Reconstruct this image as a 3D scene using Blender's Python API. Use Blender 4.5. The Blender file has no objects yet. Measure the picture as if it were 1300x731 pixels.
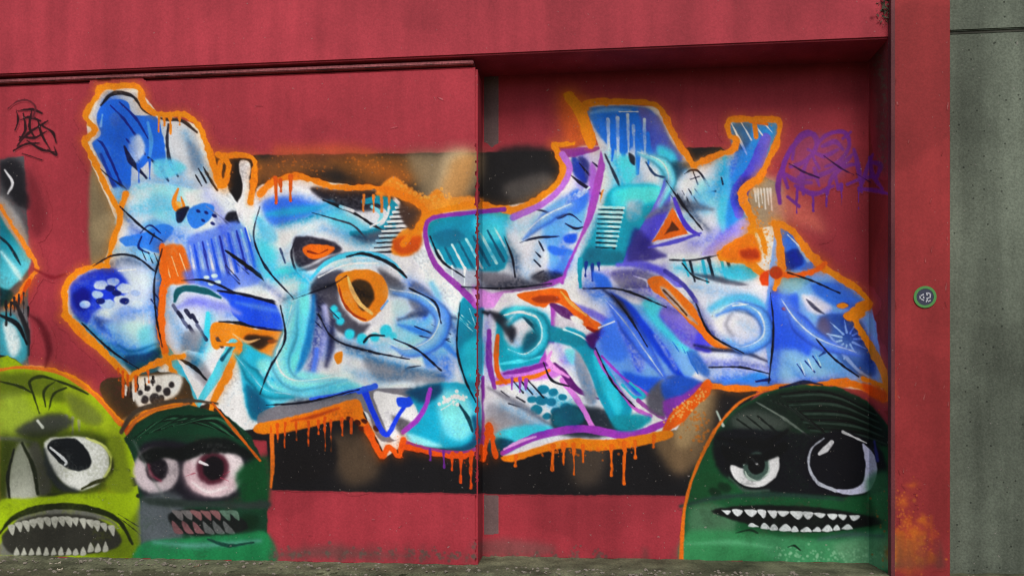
import bpy, math, random
import numpy as np
random.seed(4); RNG = np.random.default_rng(7)
sc = bpy.context.scene; COL = sc.collection

# ---------------------------------------------------------------- camera set-up (real place: eye 1.25 m, wall 5.9 m away)
FOC = 939.0; CX = 650.0; HY = 511.0; EYE = 1.25
TH = math.radians(5.04); CT, ST = math.cos(TH), math.sin(TH)
D = 5.89                      # main wall face
D_BEAM = D - 0.05             # lintel stands proud
D_REC = D + 0.34              # recessed bay
D_PIL = D - 0.10              # pillar face
D_CON = D + 0.04              # grey concrete wall beyond the pillar
def ray(px, py):
    xc = (np.asarray(px, float) - CX) / FOC; zc = (HY - np.asarray(py, float)) / FOC
    return -ST + xc * CT, CT + xc * ST, zc
def hit(px, py, d):
    rx, ry, rz = ray(px, py); t = d / ry
    return rx * t, rz * t + EYE
X_STEP = float(hit(606, 300, D)[0])          # edge where the flush panel ends and the recess begins
X_PIL = float(hit(1132, 300, D_PIL)[0]); X_PIL2 = float(hit(1207, 300, D_PIL)[0])
Z_BEAM = float(hit(565, 72, D_BEAM)[1])      # underside of the lintel

# ---------------------------------------------------------------- the paint: vector strokes laid on the wall
W, H = 1300, 731
IMG = np.zeros((H + 1, W + 1, 3), np.float32); LAB = np.zeros((H + 1, W + 1), np.int16)
RED = np.array((163, 52, 63), np.float32)
CONC = np.array((98, 106, 94), np.float32)
PILC = np.array((146, 48, 50), np.float32)
IMG[:, :] = RED; IMG[:, 1131:1208] = PILC; IMG[:, 1208:] = CONC
COV = np.zeros((H + 1, W + 1), np.float32)
def vnoise(cell, seed):
    r = np.random.default_rng(seed); gh, gw = int(H / cell) + 4, int(W / cell) + 4
    g = r.random((gh, gw)).astype(np.float32)
    y = np.arange(H + 1) / cell; x = np.arange(W + 1) / cell
    yi = y.astype(int); xi = x.astype(int); fy = (y - yi)[:, None]; fx = (x - xi)[None]
    fy = fy * fy * (3 - 2 * fy); fx = fx * fx * (3 - 2 * fx)
    a = g[yi][:, xi]; b = g[yi][:, xi + 1]; c = g[yi + 1][:, xi]; d = g[yi + 1][:, xi + 1]
    return (a * (1 - fx) + b * fx) * (1 - fy) + (c * (1 - fx) + d * fx) * fy - .5
N1 = vnoise(5, 1); N2 = vnoise(17, 2); N3 = vnoise(2.2, 3); N4 = vnoise(60, 4)
REG = [None]                     # label id -> (thing, part, sub)
KEY = {}
def pid(thing, part=None, sub=None):
    k = (thing, part, sub)
    if k not in KEY: KEY[k] = len(REG); REG.append(k)
    return KEY[k]
TR = [0., 0., 1.]; CUR = [None]
def X(ox, oy, s): TR[:] = [ox, oy, s]
def TH_(key, part='paint'): CUR[0] = (key, part)
def P(s):
    if not isinstance(s, str): return np.asarray(s, float)
    a = np.array([[float(v) for v in p.split(',')] for p in s.split()])
    return a / TR[2] + np.array(TR[:2])
def crom(p, closed, n=6):
    if len(p) < 3: return p
    if closed: q = np.vstack([p[-1:], p, p[:2]])
    else: q = np.vstack([2 * p[0] - p[1], p, 2 * p[-1] - p[-2]])
    out = []
    t = np.linspace(0, 1, n, endpoint=False)[:, None]
    for i in range(1, len(q) - 2):
        a, b, c, d = q[i - 1], q[i], q[i + 1], q[i + 2]
        out.append(.5 * (2 * b + (c - a) * t + (2 * a - 5 * b + 4 * c - d) * t * t + (3 * b - a - 3 * c + d) * t ** 3))
    if not closed: out.append(p[-1:])
    return np.vstack(out)
def box(p, pad):
    x0, y0 = np.floor(p.min(0) - pad).astype(int); x1, y1 = np.ceil(p.max(0) + pad).astype(int)
    x0 = max(x0, 0); y0 = max(y0, 0); x1 = min(x1, W); y1 = min(y1, H)
    return x0, y0, x1 + 1, y1 + 1
def dist(p, closed, b, w=None):
    x0, y0, x1, y1 = b
    xx, yy = np.meshgrid(np.arange(x0, x1, dtype=np.float32), np.arange(y0, y1, dtype=np.float32))
    best = np.full(xx.shape, 1e9, np.float32); ins = np.zeros(xx.shape, bool)
    n = len(p); m = n if closed else n - 1
    for i in range(m):
        ax, ay = p[i]; bx, by = p[(i + 1) % n]; dx, dy = bx - ax, by - ay
        L = dx * dx + dy * dy + 1e-9
        t = np.clip(((xx - ax) * dx + (yy - ay) * dy) / L, 0, 1)
        dd = np.sqrt((xx - ax - t * dx) ** 2 + (yy - ay - t * dy) ** 2)
        if w is not None: dd = dd - (w[i] + (w[min(i + 1, n - 1)] - w[i]) * t)
        best = np.minimum(best, dd)
        if closed and w is None and ay != by:
            c = ((ay > yy) != (by > yy)) & (xx < dx * (yy - ay) / (by - ay) + ax)
            ins ^= c
    return np.where(ins, -best, best) if (closed and w is None) else best
def put(m, b, col, op, part, g=None):
    x0, y0, x1, y1 = b
    m = np.clip(m, 0, 1)
    mm = (m * op)[..., None]
    c = np.array(col, np.float32)
    if g is not None:
        (ax, ay), (bx, by), c2 = g
        (ax, ay), (bx, by) = P('%f,%f %f,%f' % (ax, ay, bx, by))
        xx, yy = np.meshgrid(np.arange(x0, x1), np.arange(y0, y1))
        t = np.clip(((xx - ax) * (bx - ax) + (yy - ay) * (by - ay)) / ((bx - ax) ** 2 + (by - ay) ** 2 + 1e-6), 0, 1)
        t = (t * t * (3 - 2 * t))[..., None]
        c = c * (1 - t) + np.array(c2, np.float32) * t
    if CUR[0] and CUR[0][0] in ('mural', 'face_lime', 'face_green', 'face_dark', 'edge_piece'): mm = mm * np.clip(1.02 + .22 * N3[y0:y1, x0:x1] + .3 * N2[y0:y1, x0:x1], .75, 1)[..., None]
    IMG[y0:y1, x0:x1] = IMG[y0:y1, x0:x1] * (1 - mm) + c * mm
    COV[y0:y1, x0:x1] = np.maximum(COV[y0:y1, x0:x1], m * op)
    L = LAB[y0:y1, x0:x1]
    if CUR[0]:
        L[(m * op > .02) & (L == 0)] = pid(*CUR[0])
        if part is not None: L[m > .5] = pid(CUR[0][0], *(part if isinstance(part, tuple) else (part,)))
def RIB(s, w, edge, mid, light, part):
    """one broad can stroke: dark edge, colour body, pale sheen"""
    S(s, [1, w + 4, w * .8 + 3, 1], edge, 3.2, part, .8); S(s, [1, w, w * .8, 1], mid, 4.5, (part, 'body') if isinstance(part, str) else part)
    q = P(s); t = TR[:]; X(0, 0, 1); S(q + np.array((-w * .12, -w * .14)), [1, w * .55, 1], light, w * .8, None, .85); S(q + np.array((-w * .24, -w * .26)), [.3, 1.6, .3], (248, 250, 252), 1.6, None, .75); X(*t)
def sm(d, soft): return np.clip(.5 - d / soft, 0, 1) if soft <= 2 else 1 / (1 + np.exp(np.clip(d / (soft * .28), -30, 30)))
def F(s, col, soft=1.0, part=None, op=1., cv=True, g=None, wob=1.2):
    p = P(s)
    if cv: p = crom(p, True, 5)
    b = box(p, soft + 3)
    if b[2] <= b[0] or b[3] <= b[1]: return
    d = dist(p, True, b) + wob * (N1 + N2)[b[1]:b[3], b[0]:b[2]]
    put(sm(d, soft), b, col, op, part, g)
def S(s, w, col, soft=1.2, part=None, op=1., cv=True, g=None, wob=.9, halo=True):
    if part == 'outline' and halo: S(s, np.atleast_1d(np.array(w, float)) + 5, col, 11, part, .42, cv, None, 3, False); spray(s, 7, col, 14, (.4, .9), part, .7); wob = 2.6; w = np.atleast_1d(np.array(w, float)) + 1.5
    soft *= .8 if soft < 3 else 1.
    p = P(s); w0 = np.atleast_1d(np.array(w, float)) / 2
    if len(w0) != len(p): w0 = np.interp(np.linspace(0, 1, len(p)), np.linspace(0, 1, len(w0)), w0)
    if cv and len(p) > 2:
        n0 = len(p); p = crom(p, False, 6); w0 = np.interp(np.linspace(0, n0 - 1, len(p)), np.arange(n0), w0)
    b = box(p, w0.max() + soft + 3)
    if b[2] <= b[0] or b[3] <= b[1]: return
    d = dist(p, False, b, w0) + wob * (N1 + N2)[b[1]:b[3], b[0]:b[2]]
    put(sm(d, soft), b, col, op, part, g)
def drips(s, lens, w, col, part=None):
    p = P(s)
    for (x, y), l in zip(p, lens):
        l *= random.uniform(.5, .95); k = random.uniform(-.9, .9)
        S([(x, y - 2), (x + k * .3, y + l * .3), (x + k, y + l * .7), (x + k * .8, y + l)], [w * 1.25, w * .8, w * .5, w * .72], col, part=part, wob=1.6)
def TINT(s, w, col, soft=14, op=.6, keys=('mural',)):
    """a thin transparent pass of spray over what is already there"""
    p = P(s); w0 = np.atleast_1d(np.array(w, float)) / 2
    if len(w0) != len(p): w0 = np.interp(np.linspace(0, 1, len(p)), np.linspace(0, 1, len(w0)), w0)
    if len(p) > 2: n0 = len(p); p = crom(p, False, 5); w0 = np.interp(np.linspace(0, n0 - 1, len(p)), np.arange(n0), w0)
    b = box(p, w0.max() + soft + 3); x0, y0, x1, y1 = b
    m = sm(dist(p, False, b, w0) + 3 * N2[y0:y1, x0:x1], soft) * op * np.clip(1 + .7 * N3[y0:y1, x0:x1] + .5 * N1[y0:y1, x0:x1], .4, 1.3)
    ids = [i for i, k in enumerate(REG) if k and k[0] in keys]
    m = np.clip(m, 0, 1) * np.isin(LAB[y0:y1, x0:x1], ids)
    c = np.array(col, np.float32) / 236.
    I = IMG[y0:y1, x0:x1]; sat = (I.max(-1) - I.min(-1)) / 255.
    m = (m * np.clip(1.25 - 1.9 * sat, 0, 1))[..., None]
    IMG[y0:y1, x0:x1] = I * (1 - m + m * c)
def E(cx, cy, rx, ry, col, soft=1.2, part=None, op=1., rot=0., **k):
    a = np.linspace(0, 2 * np.pi, 14, endpoint=False); c, s_ = math.cos(rot), math.sin(rot)
    (cx, cy), = P('%f,%f' % (cx, cy)); rx /= TR[2]; ry /= TR[2]
    F(np.stack([cx + rx * np.cos(a) * c - ry * np.sin(a) * s_, cy + rx * np.cos(a) * s_ + ry * np.sin(a) * c], 1), col, soft, part, op, **k)
def spray(s, w, col, n=200, size=(.5, 1.6), part=None, op=.8):
    p = P(s); p = crom(p, False, 6) if len(p) > 2 else p
    for _ in range(n):
        q = p[random.randrange(len(p))]; a = random.uniform(0, 6.28); r = abs(random.gauss(0, w))
        c = (q[0] + r * math.cos(a), q[1] + r * math.sin(a)); z = random.uniform(*size)
        t = TR[:]; X(0, 0, 1); E(c[0], c[1], z, z, col, 1.2, part, op, wob=0); X(*t)

ORANGE = (240, 134, 28); DORANGE = (196, 78, 8); LORANGE = (250, 165, 78)
BLUE = (48, 104, 182); RBLUE = (34, 74, 190); LBLUE = (118, 160, 240); NAVY = (22, 32, 82); DBLUE = (14, 50, 140)
TEAL = (2, 124, 150); DTEAL = (6, 72, 90); LTEAL = (62, 190, 220); PALE = (165, 224, 244)
WHITE = (230, 227, 232); LGREY = (196, 194, 198); GREY = (120, 118, 124); DGREY = (66, 65, 72); BLACK = (26, 25, 29)
PURPLE = (132, 58, 146); LPURP = (186, 130, 204); INDIGO = (78, 72, 152); LAV = (160, 146, 200)
PINK = (244, 180, 180); MAROON = (112, 46, 54); DKRED = (104, 8, 20); SALMON = (248, 134, 128)
LIME = (140, 166, 4); PLIME = (205, 226, 120); OLIVE = (62, 78, 8); GREEN = (18, 108, 48); DGREEN = (8, 44, 24); PGREEN = (150, 200, 172)
KEXP = 1.05; EXPO = 0.36
THINGS = {
 'band': ('painted_band', 'black and tan painted backing band behind the big blue lettering', 'paint band', None),
 'mural': ('graffiti_lettering', 'large blue, teal and white graffiti lettering with orange outlines and drips', 'graffiti', None),
 'edge_piece': ('graffiti_fragment', 'teal and grey graffiti piece with an orange outline, cut off at the left edge', 'graffiti', None),
 'edge_tag': ('graffiti_tag', 'dark scrawled tag high on the red wall above the teal piece at the left edge', 'graffiti', None),
 'tag_purple': ('graffiti_tag', 'faded purple scrawled tag on the red wall right of the blue lettering', 'graffiti', None),
 'face_lime': ('painted_monster', 'lime green painted monster head with wide toothed mouth and one big round eye', 'graffiti', 'painted monster heads'),
 'face_green': ('painted_monster', 'mid-sized green monster head with reddish eyes, painted beside the lime green one', 'graffiti', 'painted monster heads'),
 'face_dark': ('painted_monster', 'dark green monster head with black hair and white eye crescents, painted beside the pillar', 'graffiti', 'painted monster heads'),
 'rust': ('rust_stain', 'orange rust-coloured stains at the foot of the red pillar', 'stain', None),
 'damp': ('damp_stain', 'grey-brown damp stains, grime and scuffs on the bare red parts of the wall', 'stain', None),
}
# each eye and each tooth is a piece of its own
_N = {'eye': 0, 'tooth': 0, 'bubble': 0, 'black_spot': 0, 'teal_spot': 0, 'flame': 0, 'blue_patch': 0, 'mole': 0, 'orange_dash': 0}
_put = put
def put(m, b, col, op, part, g=None):
    if isinstance(part, str) and part in _N: _N[part] += 1; part = '%s#%d' % (part, _N[part])
    elif isinstance(part, tuple):
        p0, p1 = part
        if p0 in _N: p0 = '%s#%d' % (p0, _N[p0])
        if p1 in _N: _N[p1] += 1; p1 = '%s#%d' % (p1, _N[p1])
        part = (p0, p1)
    _put(m, b, col, op, part, g)
X(0, 0, 1)
def lines(ss, w, col, part=None, soft=1.3):
    for s_ in ss: S(s_, w if isinstance(w, list) else [w * .4, w, w * .5], col, soft, part)
# ================================================================ black backing band
TH_('band')
F('117,201 300,197 500,195 650,193 800,190 915,187 952,215 985,232 992,300 1000,400 960,500 880,600 872,629 640,627 345,622 338,560 200,545 118,420', (22, 21, 24), 1.6, 'backing', cv=False)
F('117,201 160,200 156,340 118,360', (128, 112, 84), 4, 'tan_patch'); F('120,280 150,270 148,300 122,306', (170, 150, 112), 8, op=.6)
F('330,204 400,200 420,214 372,222 328,228', (150, 88, 38), 14, op=.8); spray('332,212 372,206 410,214', 10, (206, 104, 24), 60, (.5, 1.3), op=.5)
F('420,200 520,198 545,226 500,236 450,226', (150, 88, 30), 12, op=.75); F('450,204 490,208 530,224 510,232 470,220', (190, 100, 26), 12, op=.6); spray('440,206 480,212 520,224', 10, (214, 112, 24), 60, (.5, 1.4), op=.5)
F('520,197 560,195 610,194 606,236 576,262 540,258 528,232', (150, 128, 96), 14, op=.95); F('566,196 596,196 580,246 552,254', (214, 190, 150), 14, op=.9); F('574,205 604,200 584,256 556,262', (216, 140, 60), 12, op=.6)
F('628,194 700,190 712,232 672,258 632,262', (24, 23, 26), 8, op=.95); F('640,236 690,220 704,236 660,260', (120, 112, 106), 10, op=.6)
F('945,235 990,232 996,300 985,350 950,345 930,320', (176, 156, 128), 10, op=.95); spray('945,240 975,300 965,345', 13, (222, 130, 40), 140, (.5, 1.6), op=.6)
for i in range(6): S('%d,%d %d,%d' % (958 + i * 4, 240, 960 + i * 4, 256 + (i * 7) % 12), [3, 1.5], (236, 230, 218), 1.6)
F('830,540 905,490 900,560 872,600 846,590', (140, 112, 78), 12, op=.85); F('866,500 900,500 880,560 858,560', (196, 166, 116), 10, op=.7); spray('846,540 880,520 890,560', 10, (200, 110, 30), 120, (.6, 2.2), op=.6)
F('420,556 470,556 480,600 450,616 430,600', (128, 100, 70), 14, op=.55); F('720,566 770,560 760,610 730,612', (120, 100, 80), 14, op=.5); F('346,556 420,552 420,600 350,610', (22, 20, 22), 6)
# overspray on the red wall
TH_('mural', 'overspray')
F('708,118 740,120 752,150 745,180 716,180', (206, 100, 40), 16, op=.8); F('352,186 385,186 440,184 470,196 360,200', (200, 92, 40), 12, op=.6); F('985,245 1024,255 1046,292 1010,285 985,275', (222, 128, 104), 16, op=.7); F('150,106 176,104 190,130 150,116', (200, 96, 50), 8, op=.5)

# ================================================================ left edge
TH_('edge_tag')
lines(['20.0,139.0 23.1,152.2 19.2,165.3', '21.5,140.7 40.2,139.0 52.7,144.0', '26.2,152.2 37.1,148.9 51.2,153.8', '29.3,144.0 32.4,163.6 24.6,178.4', '40.2,140.7 37.1,160.4 43.4,173.5', '21.5,185.0 37.1,168.6 60.5,153.8', '34.0,178.4 52.7,189.9 69.9,193.2', '48.0,152.2 52.7,170.2 63.6,189.9', '54.3,160.4 66.8,168.6 71.4,181.7', '16.8,191.5 32.4,183.3 49.6,181.7', '24.6,173.5 43.4,175.1 59.0,166.9', '60.5,189.9 71.4,196.4 68.3,185.0', '27.8,194.8 52.7,203.0'], 3.8, (40, 12, 18), 'stroke', 1.5)
S('10.6,137.4 21.5,129.2 34.8,127.6 44.9,135.8 41.8,148.9', 2.4, (96, 30, 40), 1.6, 'stroke')
TH_('edge_piece')
F('-4,203 30,198 36,300 36,472 -4,478', (84, 84, 88), 2, 'pale_ground', cv=False)
F('0,206 22,204 34,230 30,252 12,248 0,226', (36, 35, 40), 7, 'black_shade'); F('14,240 34,244 36,264 20,258', (34, 33, 38), 5, 'black_shade'); F('-4,250 20,268 34,300 34,330 -4,320', (150, 152, 156), 5)
F('-4,276 10,290 30,318 40,332 28,352 10,368 -4,376', (20, 110, 130), 2.4, 'teal_patch', g=((0, 290), (30, 350), (110, 196, 210))); S('2,320 20,344 26,354', [2, 7, 3], (206, 236, 240), 4, ('teal_patch', 'highlight'))
F('-4,366 16,372 14,384 -4,388', (8, 50, 56), 3, 'black_shade'); S('0,262 14,284 36,318 47,340 40,352 24,374 8,394 0,402', 4.5, (236, 134, 44), 1.6, 'outline'); S('38,356 28,376 18,392', 3, DORANGE, 1.5, 'outline')
F('-4,400 20,392 34,400 34,440 -4,456', (120, 120, 124), 5, 'pale_ground'); S('20,384 34,420 36,450', [4, 8, 3], (40, 38, 42), 2.4, 'black_shade'); S('0,424 20,436 34,462', [3, 7, 4], (92, 92, 96), 3, 'black_shade'); drips('24,376 30,374 18,380', [22, 30, 18], 2.6, (46, 44, 48), 'drip')
F('-4,404 14,398 30,420 34,452 20,466 -4,462', (70, 150, 166), 4, 'teal_patch'); F('4,412 18,414 26,440 14,452', (216, 228, 230), 5, ('teal_patch', 'highlight')); S('0,400 22,412 34,436', [3, 6, 3], (20, 20, 26), 2, 'black_shade'); S('-2,452 16,458 34,470', [4, 7, 3], (24, 24, 28), 2, 'black_shade'); S('6,216 16,232 10,246', [2, 4, 2], (210, 210, 214), 2, 'highlight'); S('-2,300 12,312 26,336', [2, 4, 2], (12, 40, 50), 2, 'black_shade'); F('36,216 50,240 60,280 48,300 38,280', (92, 26, 36), 8, 'red_shade', op=.5); drips('8,384 14,386 36,392', [34, 24, 40], 2.6, (34, 32, 36), 'drip')
S('0,472 30,466 60,468', [3, 4, 2], (240, 160, 90), 1.6, 'outline')
S('38,400 52,412 62,440 58,466', [2, 8, 9, 3], (96, 30, 40), 5, 'red_shade'); S('44,342 66,352 84,348', [2, 6, 2], (120, 34, 46), 3, 'red_shade')

# ================================================================ the big lettering
TH_('mural', 'ground_fill')
F('128,110 175,112 200,143 250,158 282,236 330,240 375,226 470,238 540,285 640,268 708,245 715,190 760,185 745,136 835,134 880,210 930,190 928,150 988,152 966,226 946,240 958,290 1000,285 1050,345 1100,390 1122,500 1050,488 975,494 900,486 858,545 800,556 740,560 640,580 620,560 610,575 515,562 490,580 456,512 330,542 300,548 280,520 240,500 200,470 164,478 120,440 84,402 84,355 130,335 150,285 112,200 110,147', (222, 228, 232), 1.4, 'ground_fill', cv=False)
# --- hand-shaped first letter
LT = 'hand_letter'
F('130,116 172,117 182,140 200,150 230,152 246,164 258,196 276,238 270,262 240,270 205,280 168,268 150,258 122,200 116,182 124,168 116,148', (196, 200, 208), 1.4, LT, cv=False)
F('212,156 236,158 248,172 258,200 264,226 236,226 218,214 208,190', (206, 208, 212), 3, LT); S('202,150 214,152 232,154 250,168', [3, 5, 5, 3], (34, 34, 44), 1.8, (LT, 'line')); S('214,158 212,180 216,206 226,224', [3, 4, 4, 2], (44, 46, 60), 1.6, (LT, 'line')); F('236,180 250,186 258,210 244,216', (150, 156, 168), 6)
F('128,134 144,126 162,130 170,146 198,148 206,168 210,196 204,216 192,204 178,214 168,208 166,236 156,252 146,244 138,222 124,198 117,182 128,170 122,152', (44, 104, 196), 1.6, (LT, 'blue_fill'))
S('128,134 140,121 154,118 170,124 182,140 192,146', [3, 5, 5, 4, 3, 2], (22, 26, 40), 1.6, (LT, 'line')); lines(['140,134 156,150 172,172 184,196', '152,130 172,150 188,176', '124,178 132,186 146,216 156,240', '160,176 168,186 176,204'], 4, (16, 44, 120), (LT, 'blue_fill'))
E(146, 152, 7, 9, (92, 130, 190), 4, op=.9); S('130,146 128,160', [2, 4], (130, 176, 236), 2); S('188,156 192,180 190,200', [4, 6, 3], (90, 150, 226), 2, (LT, 'blue_fill')); F('166,176 178,172 184,192 172,206 164,194', (206, 214, 228), 3)
S('158,186 166,204 186,226', [2, 7, 3], (22, 30, 60), 1.8, (LT, 'line')); S('128,196 142,230 152,252', [3, 6, 3], (20, 60, 150), 2, (LT, 'blue_fill')); S('188,200 204,214 214,230', [2, 5, 2], (28, 36, 64), 1.6, (LT, 'line')); F('196,204 222,204 236,214 214,226 198,222', (130, 206, 232), 4)
S('118,206 138,224 160,240', 2, (30, 40, 70), 1.4); drips('202,146 216,148 208,148 228,152', [26, 36, 14, 10], 4.5, ORANGE, (LT, 'drip')); drips('176,212 190,206', [30, 22], 4, (40, 96, 190), (LT, 'drip'))
F('168,236 196,232 250,240 276,240 288,262 300,290 290,330 240,330 206,316 170,300 150,300 152,262', (228, 233, 237), 3, 'white_body')
F('196,240 226,238 236,262 228,286 204,286 190,264', (176, 220, 240), 8, 'white_body'); F('180,286 200,278 216,292 204,304', (120, 176, 226), 5)
F('136,242 160,240 158,266 146,284 150,262', (150, 200, 236), 3); S('226,240 221,256 225,265 233,263 230,250', [3, 6, 8, 5, 2], ORANGE, 1.5, 'flame'); F('223,256 231,258 228,264', (250, 180, 90), 2)
F('240,266 256,258 272,262 266,280 248,290 238,280', (62, 126, 214), 1.8, 'blue_patch'); F('224,268 240,262 234,278 226,282', (22, 30, 52), 2, 'black_spot'); E(296, 278, 11, 10, (28, 28, 38), 2.4, 'black_spot')
for x, y in [(252, 268), (262, 270), (272, 274), (258, 280), (270, 284), (280, 290), (264, 296), (252, 300), (280, 302)]: E(x, y, 3.6, 2.4, (28, 36, 90), 1.6, 'spot', rot=.5)
F('152,302 180,296 204,284 220,290 212,304 204,316 226,326 196,320 172,312 158,312', (66, 130, 214), 2, 'blue_patch'); lines(['178,296 190,286 204,296', '180,300 176,314 190,322', '196,296 190,310'], 3, (26, 44, 96), 'line'); lines(['180,318 186,332', '188,320 194,334', '196,322 202,336', '206,326 212,338'], 2.4, BLACK, 'line')
S('262,262 300,290 344,322', [1, 2, 1], (150, 150, 160), 2)
# horn with a black slot
F('286,200 312,198 322,206 320,250 306,262 290,238 294,216', (24, 23, 27), 1.8, 'slot'); F('304,206 318,208 316,232 322,262 338,288 346,316 336,330 318,316 306,286 300,262 308,240', (232, 230, 234), 2, 'horn'); S('321,206 324,240 334,272 344,294', [2, 3, 3, 1.5], (30, 28, 34), 1.6, ('horn', 'line')); lines(['258,212 268,230 276,242', '266,206 274,222', '252,214 262,232', '248,222 256,236'], 3.4, (26, 26, 36), 'line')
# streak fan and stem
F('206,314 232,312 240,330 250,352 240,366 216,362 208,384 206,340', (214, 106, 30), 2.2, 'orange_fill'); lines(['210,330 216,352', '218,326 226,350', '228,322 238,350'], 2.2, (250, 214, 160), 'orange_fill')
F('238,306 262,292 300,282 318,300 330,330 328,360 270,366 246,350', (126, 150, 226), 4, 'streak_fan')
for i in range(14):
    x = 241 + i * 5.4; y = 312 - i * 1.7
    S('%f,%f %f,%f' % (x, y, x + 9 + i * .3, y + 48), [2.6, 4], [WHITE, (48, 88, 196), (180, 200, 244), (60, 70, 150)][i % 4], 1.4, ('streak_fan', 'streak'))
S('286,318 306,332 330,350 356,372 376,382', [2, 5, 5, 4, 2], BLACK, 1.5, 'line'); S('342,370 362,376 378,384', [2, 5, 2], BLACK, 1.5, 'line'); lines(['286,336 304,356', '290,346 304,360', '300,334 316,348'], 2, (40, 40, 60), 'line')
F('232,346 262,342 300,352 290,372 250,372', (74, 108, 212), 5, op=.8)
for x, y in [(262, 352), (272, 350), (268, 360), (276, 358)]: E(x, y, 3.6, 2.2, (214, 236, 250), 1.5)
# blue bar
F('278,370 304,374 340,382 372,388 386,396 380,412 372,421 340,416 312,412 292,394', (40, 80, 204), 1.6, 'blue_bar'); S('276,369 310,374 350,384 384,392 388,398', [2, 4, 5, 5, 4], (18, 20, 40), 1.6, ('blue_bar', 'edge')); S('386,396 376,420', [5, 3], (10, 34, 54), 1.6, ('blue_bar', 'edge')); S('306,412 340,418 372,422', [3, 4, 3], (18, 22, 70), 1.5, ('blue_bar', 'edge')); S('300,384 330,390 360,396', [2, 6, 2], (90, 130, 236), 4, ('blue_bar', 'sheen'))
# lower-left round piece
F('96,356 118,340 140,332 168,326 196,336 204,356 204,400 204,440 196,470 176,478 150,464 120,440 92,404 88,380', (206, 216, 236), 3, 'round_body')
F('90,360 112,346 140,340 156,350 164,366 150,380 120,396 110,410 92,396 88,376', (38, 62, 180), 4, 'blue_shadow'); F('92,374 106,364 116,376 108,394 96,390', (10, 24, 110), 5, 'blue_shadow'); S('98,348 116,340 136,340', [2, 4, 2], (150, 176, 230), 3)
for x, y, r in [(128, 362, 8), (144, 358, 7), (158, 366, 9), (124, 374, 7), (136, 386, 9), (152, 380, 7), (160, 394, 8), (174, 386, 6), (146, 397, 5), (108, 386, 6), (132, 400, 8), (172, 372, 5), (166, 404, 6)]: E(x, y, r * 1.1, r * .72, [(226, 232, 246), (170, 190, 240), (208, 218, 244)][int(x) % 3], 1.8, 'bubble')
for x, y in [(148, 372), (140, 366), (158, 382), (128, 382)]: E(x, y, 6, 4, (20, 34, 96), 2)
F('120,402 140,408 160,412 168,426 150,430 126,416', (50, 62, 104), 6, op=.7); F('132,412 160,408 196,416 200,446 176,452 150,438', (196, 224, 240), 6, 'round_body'); F('176,420 204,414 204,446 184,452', (130, 200, 230), 6)
F('158,452 184,448 204,442 200,470 180,480 162,468', (14, 84, 116), 4, 'teal_body'); S('150,438 168,446 200,436', [2, 5, 2], (34, 110, 144), 4, 'teal_body'); drips('182,394 190,388 198,392', [24, 30, 20], 1.8, WHITE, 'drip')
S('206,344 202,380 200,420 204,440', [3, 5, 5, 3], (60, 110, 190), 3); lines(['196,372 206,386', '192,380 202,396'], 4, (44, 60, 110), 'line')
# stem with pale tip
F('214,366 240,360 268,368 290,384 290,408 270,412 262,440 246,466 226,450 208,440 208,384', (206, 212, 226), 3, 'pale_stem'); S('222,382 226,370 240,366 262,370 280,378', [4, 9, 9, 8, 3], (14, 84, 92), 2.4, 'teal_edge'); S('226,390 250,382 280,388 304,398', [5, 9, 9, 4], (150, 156, 240), 5, 'lilac_bar'); S('264,398 262,424 254,444', [6, 9, 3], (88, 200, 226), 2.4)
for i, (x, y) in enumerate([(220, 388), (226, 396), (236, 394), (232, 406), (244, 400), (240, 414), (250, 412), (256, 422)]): S('%d,%d %d,%d' % (x, y, x + 6, y + 9), 4.5, (40, 42, 66) if i % 3 else (100, 104, 130), 1.6, 'black_spot')
F('232,424 256,420 258,440 246,462 232,452', (150, 150, 160), 6)
# orange curl
F('270,410 300,412 330,418 366,422 368,432 354,450 334,460 314,458 300,440 288,434 276,444 268,436', ORANGE, 1.8, 'orange_curl'); S('278,408 304,410 324,416', [2, 4, 2], BLACK, 1.5, ('orange_curl', 'edge')); F('316,424 346,428 342,436 328,444 310,432', (58, 40, 28), 3, ('orange_curl', 'dark_core')); S('296,424 312,434 330,430', [2, 5, 2], (230, 176, 120), 2, ('orange_curl', 'sheen')); E(346, 433, 7, 3, (140, 60, 8), 2); S('276,430 282,440', 5, (90, 70, 60), 2)
# V-shaped zigzag
F('232,446 262,448 300,440 284,480 262,512 246,510 226,480', (226, 226, 231), 2, 'zigzag'); F('234,450 254,456 272,482 262,492 244,470', (150, 148, 156), 5); S('222,452 246,466 262,482', [2, 5, 2], BLACK, 1.5, 'line'); S('208,440 226,468 250,514', [11, 11, 9], (64, 176, 212), 1.6, ('zigzag', 'cyan_bar')); S('296,436 276,474 252,512', [13, 13, 8], (96, 200, 230), 1.6, ('zigzag', 'cyan_bar')); S('294,440 282,456', [4, 5], (20, 80, 104), 2, ('zigzag', 'cyan_bar'))
F('304,436 330,446 372,470 372,500 350,516 328,532 314,520 308,490', (60, 180, 210), 3, 'teal_body'); F('330,456 374,472 376,498 350,512 330,490', (150, 224, 242), 7, 'teal_body'); F('312,488 330,500 344,520 328,534 316,524', (14, 92, 120), 5, 'teal_body')
for i in range(5): S('%d,%d %d,%d' % (316 + i * 7, 478 - i * 3, 332 + i * 7, 494 - i), [1.6, 3], (220, 244, 250), 1.4, ('teal_body', 'streak'))
S('206,438 216,464 232,490 250,524', [5, 6, 6, 6], (240, 134, 28), 1.6, 'outline'); S('206,312 208,340 206,380 204,420 210,446', [6, 7, 8, 9, 7], (222, 106, 20), 1.8, 'outline'); S('304,438 288,476 268,520 284,544 300,560', [7, 8, 7, 6, 5], ORANGE, 1.6, 'outline'); S('298,438 276,436', 5, ORANGE, 1.6)
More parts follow.
